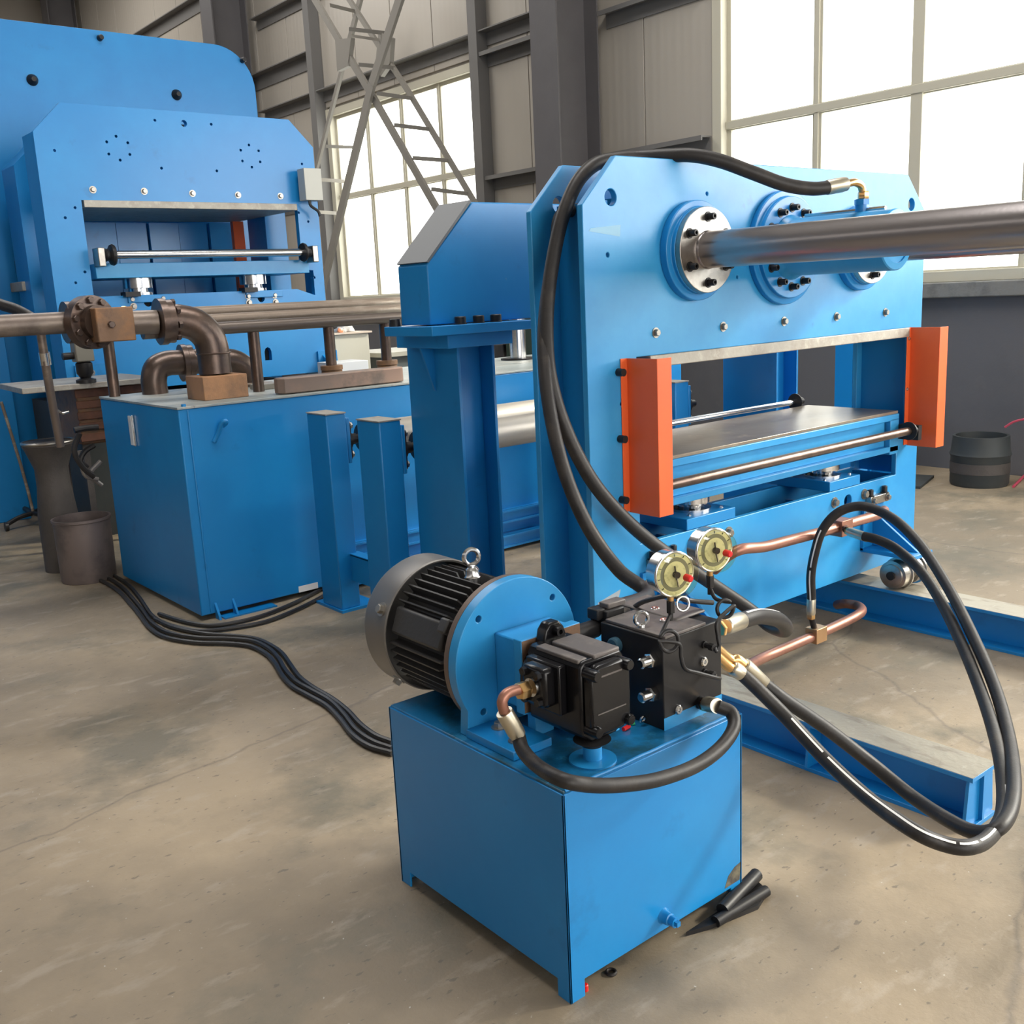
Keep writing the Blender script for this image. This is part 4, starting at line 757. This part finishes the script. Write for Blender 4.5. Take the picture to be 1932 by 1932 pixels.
# ------------------------------------------------------------------ far press
FY = 7.7; FL, FR, FB, FT = 2.20, 4.345, 1.03, 3.03
fp = thing('far_press', 'large blue frame press on the left with a bright roller across its opening', 'press', (3.27, 8.0, .0))
def Fp(px, py, Y=FY): c = at(px, py, 'y', Y); return c.x, c.z
hs = [[(2.462, 1.715), (4.09, 1.715), (4.25, 1.66), (4.25, 1.86), (4.155, 1.87), (4.155, 2.385), (2.462, 2.385)]]
ring = [(661, 776), (608, 808), (728, 813), (620, 877), (740, 880), (685, 912), (1418, 826), (1371, 855), (1473, 859), (1381, 917), (1482, 922), (1435, 952), (882, 685), (1203, 708), (920, 958), (1235, 973), (311, 857), (428, 1183), (372, 1240), (484, 1549), (431, 1611), (1720, 934), (1702, 1211), (1756, 1262), (1737, 1530), (1791, 1581), (1827, 2430)]
for (a, b_) in ring:
    hs.append(circ(*Fp(a*640/1932, b_*640/1932), .0105, 8))
hs.append(circ(*Fp(347, 233), .024, 16)); hs.append(circ(*Fp(280, 570), .034, 16)); hs.append(circ(*Fp(493, 563), .030, 16))
c = Fp(506, 668); hs.append([(c[0]-.03, c[1]-.05), (c[0]+.03, c[1]-.05), (c[0]+.03, c[1]+.02), (c[0]+.02, c[1]+.045), (c[0], c[1]+.055), (c[0]-.02, c[1]+.045), (c[0]-.03, c[1]+.02)])
obj('front_plate', G().plate(chamf(FL, FR, FB, FT, .20), hs, 'y', FY, FY+.05), BLUE, fp, bevel=.004)
obj('side_web', G().box(FL, FL+.03, FY+.05, FY+.27, FB, FT-.2), BLUE, fp); obj('side_web', G().box(FR-.03, FR, FY+.05, FY+.27, FB, FT-.2), BLUE, fp)
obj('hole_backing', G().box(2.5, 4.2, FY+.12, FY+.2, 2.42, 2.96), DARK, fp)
obj('back_plate', G().plate(chamf(FL, FR, FB, FT-.15, .20), [rect(2.46, 4.15, 1.70, 2.38)], 'y', 8.28, 8.62), BLUE, fp, bevel=.004)
obj('upper_platen', G().box(2.475, 4.15, FY-.01, 8.85, 2.335, 2.385), PLATEN, fp, bevel=.003)
for i in range(7): x = 2.30+.27*i; obj('rear_panel', G().box(x, x+.255, 8.90+.03*(i % 2), 8.95+.03*(i % 2), 1.2, 2.33), BLUE, fp)
obj('red_cover', G().box(4.05, 4.15, 8.7, 8.75, 1.7, 2.33), ORANGE, fp)
a_ = Fp(178, 498); b_ = Fp(575, 520)
tbf = obj('lift_table', G().box(2.49, 4.20, FY-.03, FY+.5, 1.84, 1.945), BLUEP, fp, bevel=.004)
rb = obj('bright_roller', G().cyl((2.60, FY-.10, 2.0), (4.12, FY-.10, 2.0), .030, 20), CHROME, fp)
for x, s in ((2.60, -1), (4.12, 1)):
    obj('roller_disc', G().lathe((x, FY-.10, 2.0), (s, 0, 0), [(-.01, .07), (0, .075), (.015, .07), (.03, .04), (.05, .045), (.07, .03), (.10, .03)], 28), PHOS, rb)
    obj('bearing_block', G().box(x+s*.09-.025, x+s*.09+.025, FY-.14, FY-.02, 1.92, 2.05), STEEL, rb, bevel=.006)
for px in (262, 480):
    cx = at(px, 540, 'y', FY+.1).x
    j = obj('jack', G().lathe((cx, FY+.12, 1.715), (0, 0, 1), [(0, .10), (.02, .10), (.022, .07), (.05, .07), (.052, .105), (.125, .105)], 28), CHROME, fp)
    obj('jack_pad', G().box(cx-.13, cx+.19, FY-.012, FY+.2, 1.66, 1.715), BLUE, fp, bevel=.004); obj('stop_block', G().box(cx-.16, cx-.05, FY-.06, FY+.05, 1.705, 1.74), PHOS, fp)
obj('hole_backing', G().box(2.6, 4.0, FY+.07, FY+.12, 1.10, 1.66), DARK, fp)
for (px, py) in ((175, 358), (272, 361), (363, 365), (449, 368), (529, 370)): c = Fp(px, py); inst('bolt', B_HEXL, fp, (c[0], FY, c[1]), (0, -1, 0))
for (px, py) in ((249, 565), (307, 563), (252, 578), (309, 577), (468, 559), (518, 557), (470, 571), (520, 570)): c = Fp(px, py); inst('bolt', B_HEXL, fp, (c[0], FY, c[1]), (0, -1, 0))
t = obj('wheel_bracket', G().box(4.22, 4.40, FY-.02, FY, 1.06, 1.20).prism([(FY, 1.18), (FY-.2, 1.06), (FY, 1.06)], 'x', 4.26, 4.28), BLUE, fp); inst('bolt', B_HEXL, t, (4.35, FY-.02, 1.14), (0, -1, 0))
t = obj('wheel_bracket', G().box(2.26, 2.48, FY-.02, FY, 1.06, 1.24), BLUE, fp); inst('bolt', B_HEXL, t, (2.37, FY-.02, 1.18), (0, -1, 0))
obj('base_frame', G().box(2.2, 4.2, 7.55, 8.7, 0, .96), DARK, fp)
obj('wheel', G().cyl((4.25, FY-.12, 1.0), (4.32, FY-.12, 1.0), .06, 20).cyl((2.3, FY-.12, 1.0), (2.37, FY-.12, 1.0), .06, 20), STEEL, fp)
c = at(587, 348, 'y', 7.55)
jb = tag(obj('switch_box', G().box(c.x-.055, c.x+.10, 7.55, 7.66, c.z-.12, c.z+.125), LGREY, bevel=.004), 'pale grey switch box fixed at the right edge of the far press', 'box')
obj('cable', G().tube([(c.x, 7.6, c.z-.12), (c.x+.01, 7.6, c.z-.16), (c.x+.07, 7.6, c.z-.2), (c.x+.085, 7.6, c.z-.24)], .012, 8, 5), CABLE, jb)
# huge plate behind
lp = thing('large_press_frame', 'huge dark blue press plate with rounded top corner at the far left', 'press', (2.2, 9.2, 0))
HY = 9.0; hx = 4.54; hz = 3.855; rc = .36
arc = [(hx-rc+rc*math.cos(a), hz-rc+rc*math.sin(a)) for a in [math.radians(90-i*90/10) for i in range(11)]]
obj('plate', G().prism([(-2.6, hz)]+arc+[(hx, 0), (-2.6, 0)], 'y', HY, HY+.10), BLUE, lp, bevel=.004)
obj('rear_plate', G().box(-2.6, hx-.3, HY+.8, HY+.9, 0, hz-.2), BLUE, lp)
for (px, py) in ((61, 151), (333, 179), (188, 72), (457, 114)): c = at(px, py, 'y', HY); obj('anchor_bolt', G().lathe((c.x, HY, c.z), (0, -1, 0), [(0, .045 if px in (61, 333) else .025), (.02, .04 if px in (61, 333) else .022), (.04, .022), (.05, .018)], 16), PHOS, lp)
# rig between the two at the left edge
rg = thing('hose_rig', 'dim rig of blocks and rods between the two blue press plates on the left', 'rig', (1.9, 8.6, 0))
obj('frame_panel', G().box(1.0, 2.08, 8.75, 8.85, 0, 2.62), BLUE, rg, bevel=.006)
for (px, py, w_, h_, m_) in ((62, 470, .10, .06, WHITEM), (60, 500, .09, .10, PHOS), (82, 498, .05, .09, CHROME), (50, 540, .08, .07, PLATEN), (80, 540, .05, .07, STEEL), (55, 425, .12, .12, FABDK), (60, 520, .03, .3, PHOS)):
    c = at(px, py, 'y', 8.45); obj('fixture_block', G().box(c.x-w_/2, c.x+w_/2, 8.42, 8.75, c.z-h_/2, c.z+h_/2), m_, rg, bevel=.006)
tag(obj('hydraulic_hose', G().tube([at(-30, 560, 'y', 6.2), at(0, 574, 'y', 6.1), at(30, 584, 'y', 6.0), at(60, 600, 'y', 5.9), at(80, 618, 'y', 5.8)], .03, 12, 6), RUBBER), 'thick dark hose entering at the left edge above the brown pipe', 'hose')
# ------------------------------------------------------------------ clutter at the left
CY = 6.3
dp = tag(obj('drop_pipe', G().tube([at(77, 630, 'y', 5.6), at(88, 700, 'y', 5.62), at(102, 780, 'y', 5.68), at(114, 842, 'y', 5.72)], .022, 14, 4), BRP), 'thin brown pipe dropping from the left pipe run', 'pipe')
obj('socket', G().tube([at(83, 665, 'y', 5.61), at(87, 688, 'y', 5.62)], .028, 14, 1), CHROME, dp)
def stand_at(px, py): return at(px, py, 'z', 0)
c = stand_at(150, 1040)
vs2 = thing('steel_vessel', 'grimy upright steel vessel left of the reservoir under the thin pipe', 'vessel', (1.77, 6.78, 0))
obj('body', G().lathe((1.77, 6.78, 0), (0, 0, 1), [(0, .12), (.35, .12), (.55, .10), (.66, .10), (.78, .14), (.81, .155), (.83, .15)], 32), FABDK, vs2)
obj('rim', G().torus((1.77, 6.78, .825), (0, 0, 1), .15, .010), STEEL, vs2)
br_ = tag(obj('steel_drum', G().lathe((1.80, 6.40, 0), (0, 0, 1), [(0, .155), (.01, .16), (.37, .165), (.375, .172), (.39, .172), (.39, .16), (.05, .155)], 36), mat('rusty_drum', (.20, .16, .15), .5, .3, noise=[((.10, .085, .08), 5, .45, .65, .8)])), 'small rusty brown drum on the floor left of the reservoir', 'drum')
cr = thing('rusty_crate', 'brown rusty crate on a stand left of the reservoir under the steel shelf', 'crate', (2.05, 6.9, 0))
obj('crate_body', G().box(1.97, 2.5, 6.75, 7.3, .78, 1.14), RUST, cr, bevel=.01)
for i in range(5): obj('crate_slat', G().box(1.96, 2.5, 6.735, 6.75, .80+i*.07, .85+i*.07), mat('rust_brown', (.20, .085, .05), .7, noise=[((.10, .05, .035), 7, .45, .65, .8)]), cr, bevel=.004)
for (x, y) in ((1.99, 6.78), (2.46, 6.78), (1.99, 7.26), (2.46, 7.26)): obj('leg', G().box(x-.02, x+.02, y-.02, y+.02, 0, .78), FABDK, cr)
tag(obj('steel_shelf', G().prism([(1.62, 6.60), (2.45, 6.55), (2.45, 7.3), (1.66, 7.3)], 'z', 1.145, 1.18), PLATEN, bevel=.004), 'brown steel shelf plate lying on the rusty crate at the left', 'shelf')
vl = thing('valve', 'small grey valve body on a black base standing on the shelf at the left', 'valve', tuple(at(165, 715, 'y', 6.6)))
c = at(163, 715, 'y', 6.6); z0 = 1.18
obj('body', G().box(c.x-.055, c.x+.055, 6.56, 6.66, z0+.13, z0+.26), mat('valve_grey', (.20, .19, .16), .5), vl, bevel=.008)
obj('bonnet', G().lathe((c.x, 6.61, z0), (0, 0, 1), [(0, .06), (.02, .06), (.03, .03), (.06, .05), (.12, .05), (.13, .035)], 20), PHOS, vl); obj('side_cap', G().cyl((c.x-.055, 6.61, z0+.17), (c.x-.12, 6.61, z0+.17), .022, 14), PHOS, vl)
tr = thing('castor_trolley', 'black castor base with an upright rod at the left edge', 'trolley', (1.75, 7.6, 0))
ctr = at(62, 968, 'z', .10)
for (px, py) in ((12, 990), (30, 955), (108, 985), (98, 955)):
    e_ = at(px, py, 'z', .05); obj('leg', G().tube([ctr, ctr.lerp(e_, .5)+V((0, 0, .012)), e_], .018, 10, 5), PHOS, tr)
    obj('castor', G().cyl(V((e_.x-.012, e_.y, .035)), V((e_.x+.012, e_.y, .035)), .034, 16), CABLE, tr)
obj('rod', G().tube([ctr, ctr+V((0, 0, .05)), at(40, 880, 'y', ctr.y), at(2, 758, 'y', ctr.y)], .012, 10, 2), SCALE, tr)
for i, pts in enumerate(([(140, 812), (160, 808), (185, 806)], [(150, 818), (140, 850), (155, 880), (178, 900)], [(178, 840), (160, 852), (152, 870), (165, 882)], [(185, 905), (160, 895), (150, 850)], [(192, 916), (170, 895), (190, 870)])):
    tag(obj('tangled_hose', G().tube([at(a, b_, 'y', 6.3+.03*i) for a, b_ in pts], .018-.001*i, 10, 6), RUBBER if i < 3 else SILVER), ['thick dark hose stub running right from the crate into the reservoir side', 'dark hose curving down from the crate in front of the tangle', 'dark hose hooking round at the reservoir corner of the tangle', 'grey hose end of the tangle pointing up left', 'lowest grey hose end of the tangle by the reservoir'][i], 'hose', 'tangled hoses left of the reservoir')
tag(obj('chain_hook', G().tube([at(130, 777, 'y', 5.7), at(118, 780, 'y', 5.7), at(110, 775, 'y', 5.72)], .006, 8, 6), CHROME), 'bright hook on the thin brown pipe', 'hook')
tag(obj('brass_nozzle', G().tube([at(224, 589, 'y', 5.4), at(232, 581, 'y', 5.4), at(241, 583, 'y', 5.4), at(248, 592, 'y', 5.4)], .009, 10, 6).cyl(at(244, 587, 'y', 5.4), at(250, 596, 'y', 5.4), .014, 6), BRASS), 'small brass elbow on the pipe run behind the square valve block', 'fitting')
# ------------------------------------------------------------------ cabinets in the gap under the left window
c = at(634, 700, 'y', 7.4)
cb = thing('beige_cabinet', 'beige steel cabinet with a pale top behind the pipes', 'cabinet', (4.74, 8.3, 0))
obj('body', G().box(4.57, 4.92, 8.0, 8.6, 0, 1.315), CREAM2, cb, bevel=.006); obj('top_sheet', G().box(4.55, 4.94, 7.97, 8.62, 1.315, 1.33), mat('pale_top', (.62, .52, .43), .5), cb)
b_ = thing('plastic_bag', 'crumpled clear bag with orange and grey print on the beige cabinet', 'bag', (4.75, 8.12, 1.33))
g = G(); g.b.free(); g.b = bmesh.new(); bmesh.ops.create_icosphere(g.b, subdivisions=3, radius=1)
for v in g.b.verts:
    d = 1+.25*math.sin(9*v.co.x+3*v.co.z)*math.cos(7*v.co.y); v.co = V((4.75+v.co.x*.09*d, 8.12+v.co.y*.08*d, 1.33+max(v.co.z, -.2)*.05*d+.012))
obj('bag', g, mat('bag_plastic', (.62, .60, .56), .3, noise=[((.85, .84, .82), 20, .5, .6, 1), ((.35, .35, .36), 25, .6, .66, .8)]), b_, angle=3)
obj('orange_print', G().lathe((4.66, 8.05, 1.335), (-.2, -.6, .5), [(0, .03), (.03, .026), (.035, .01)], 10), mat('bag_orange', (.75, .25, .10), .5, noise=[((.8, .75, .7), 18, .5, .6, 1)]), b_)
pb = tag(obj('pale_box', G().box(3.83, 4.13, 6.75, 7.0, 0, 1.155), WHITEM, bevel=.004), 'pale blue white sheet metal box behind the reservoir', 'box')
wb2 = thing('work_bench', 'dim grey bench with pale top edge behind the gantry column', 'bench', (5.2, 8.6, 0))
obj('bench_top', G().box(5.05, 6.6, 8.0, 8.8, 1.08, 1.12), CREAM2, wb2); obj('cabinet_body', G().box(5.1, 6.55, 8.05, 8.75, 0, 1.08), mat('bench_grey', (.14, .16, .16), .6), wb2)
wb3 = thing('storage_rack', 'dim brown grey heap of stock on a low rack seen left of the press', 'rack', (6.2, 7.6, 0))
obj('rack_body', G().box(5.9, 7.2, 7.3, 7.9, 0, 1.15).box(6.0, 7.1, 7.35, 7.8, 1.15, 1.32), FABDK, wb3, bevel=.01); obj('rack_beam', G().box(5.8, 7.3, 7.25, 7.3, 1.16, 1.24), SCALE, wb3)
# ------------------------------------------------------------------ right background
dm = thing('dark_drum', 'dark half hidden drum with a pale band by the wall at the right edge', 'drum', (7.55, 3.62, 0))
obj('drum', G().lathe((7.62, 3.70, 0), (0, 0, 1), [(0, .20), (.02, .21), (.22, .21), (.24, .22), (.26, .21), (.38, .20), (.38, .18), (.30, .18)], 32), DARK, dm)
obj('band', G().lathe((7.62, 3.70, .10), (0, 0, 1), [(0, .213), (.08, .213)], 32), FABDK, dm)
tag(obj('steel_sheet', G().box(7.1, 7.6, 4.0, 4.5, 0, .02, (V((0, 0, 1)), .3)), DARK), 'dark flat sheet lying on the floor near the wall', 'sheet')
tag(obj('red_hose', G().tube([at(1896, 806, 'x', 7.5), at(1915, 795, 'x', 7.5), at(1950, 788, 'x', 7.5)], .008, 8, 6), mat('pink_hose', (.55, .07, .12), .5)), 'thin pink red hose at the right edge above the drum', 'hose')
tag(obj('red_hose', G().tube([at(1912, 918, 'z', .01), at(1940, 892, 'z', .01), at(1980, 870, 'z', .01)], .010, 8, 6), MATS['pink_hose']), 'thin pink red hose lying on the floor at the right edge', 'hose')
bpy.context.view_layer.update()
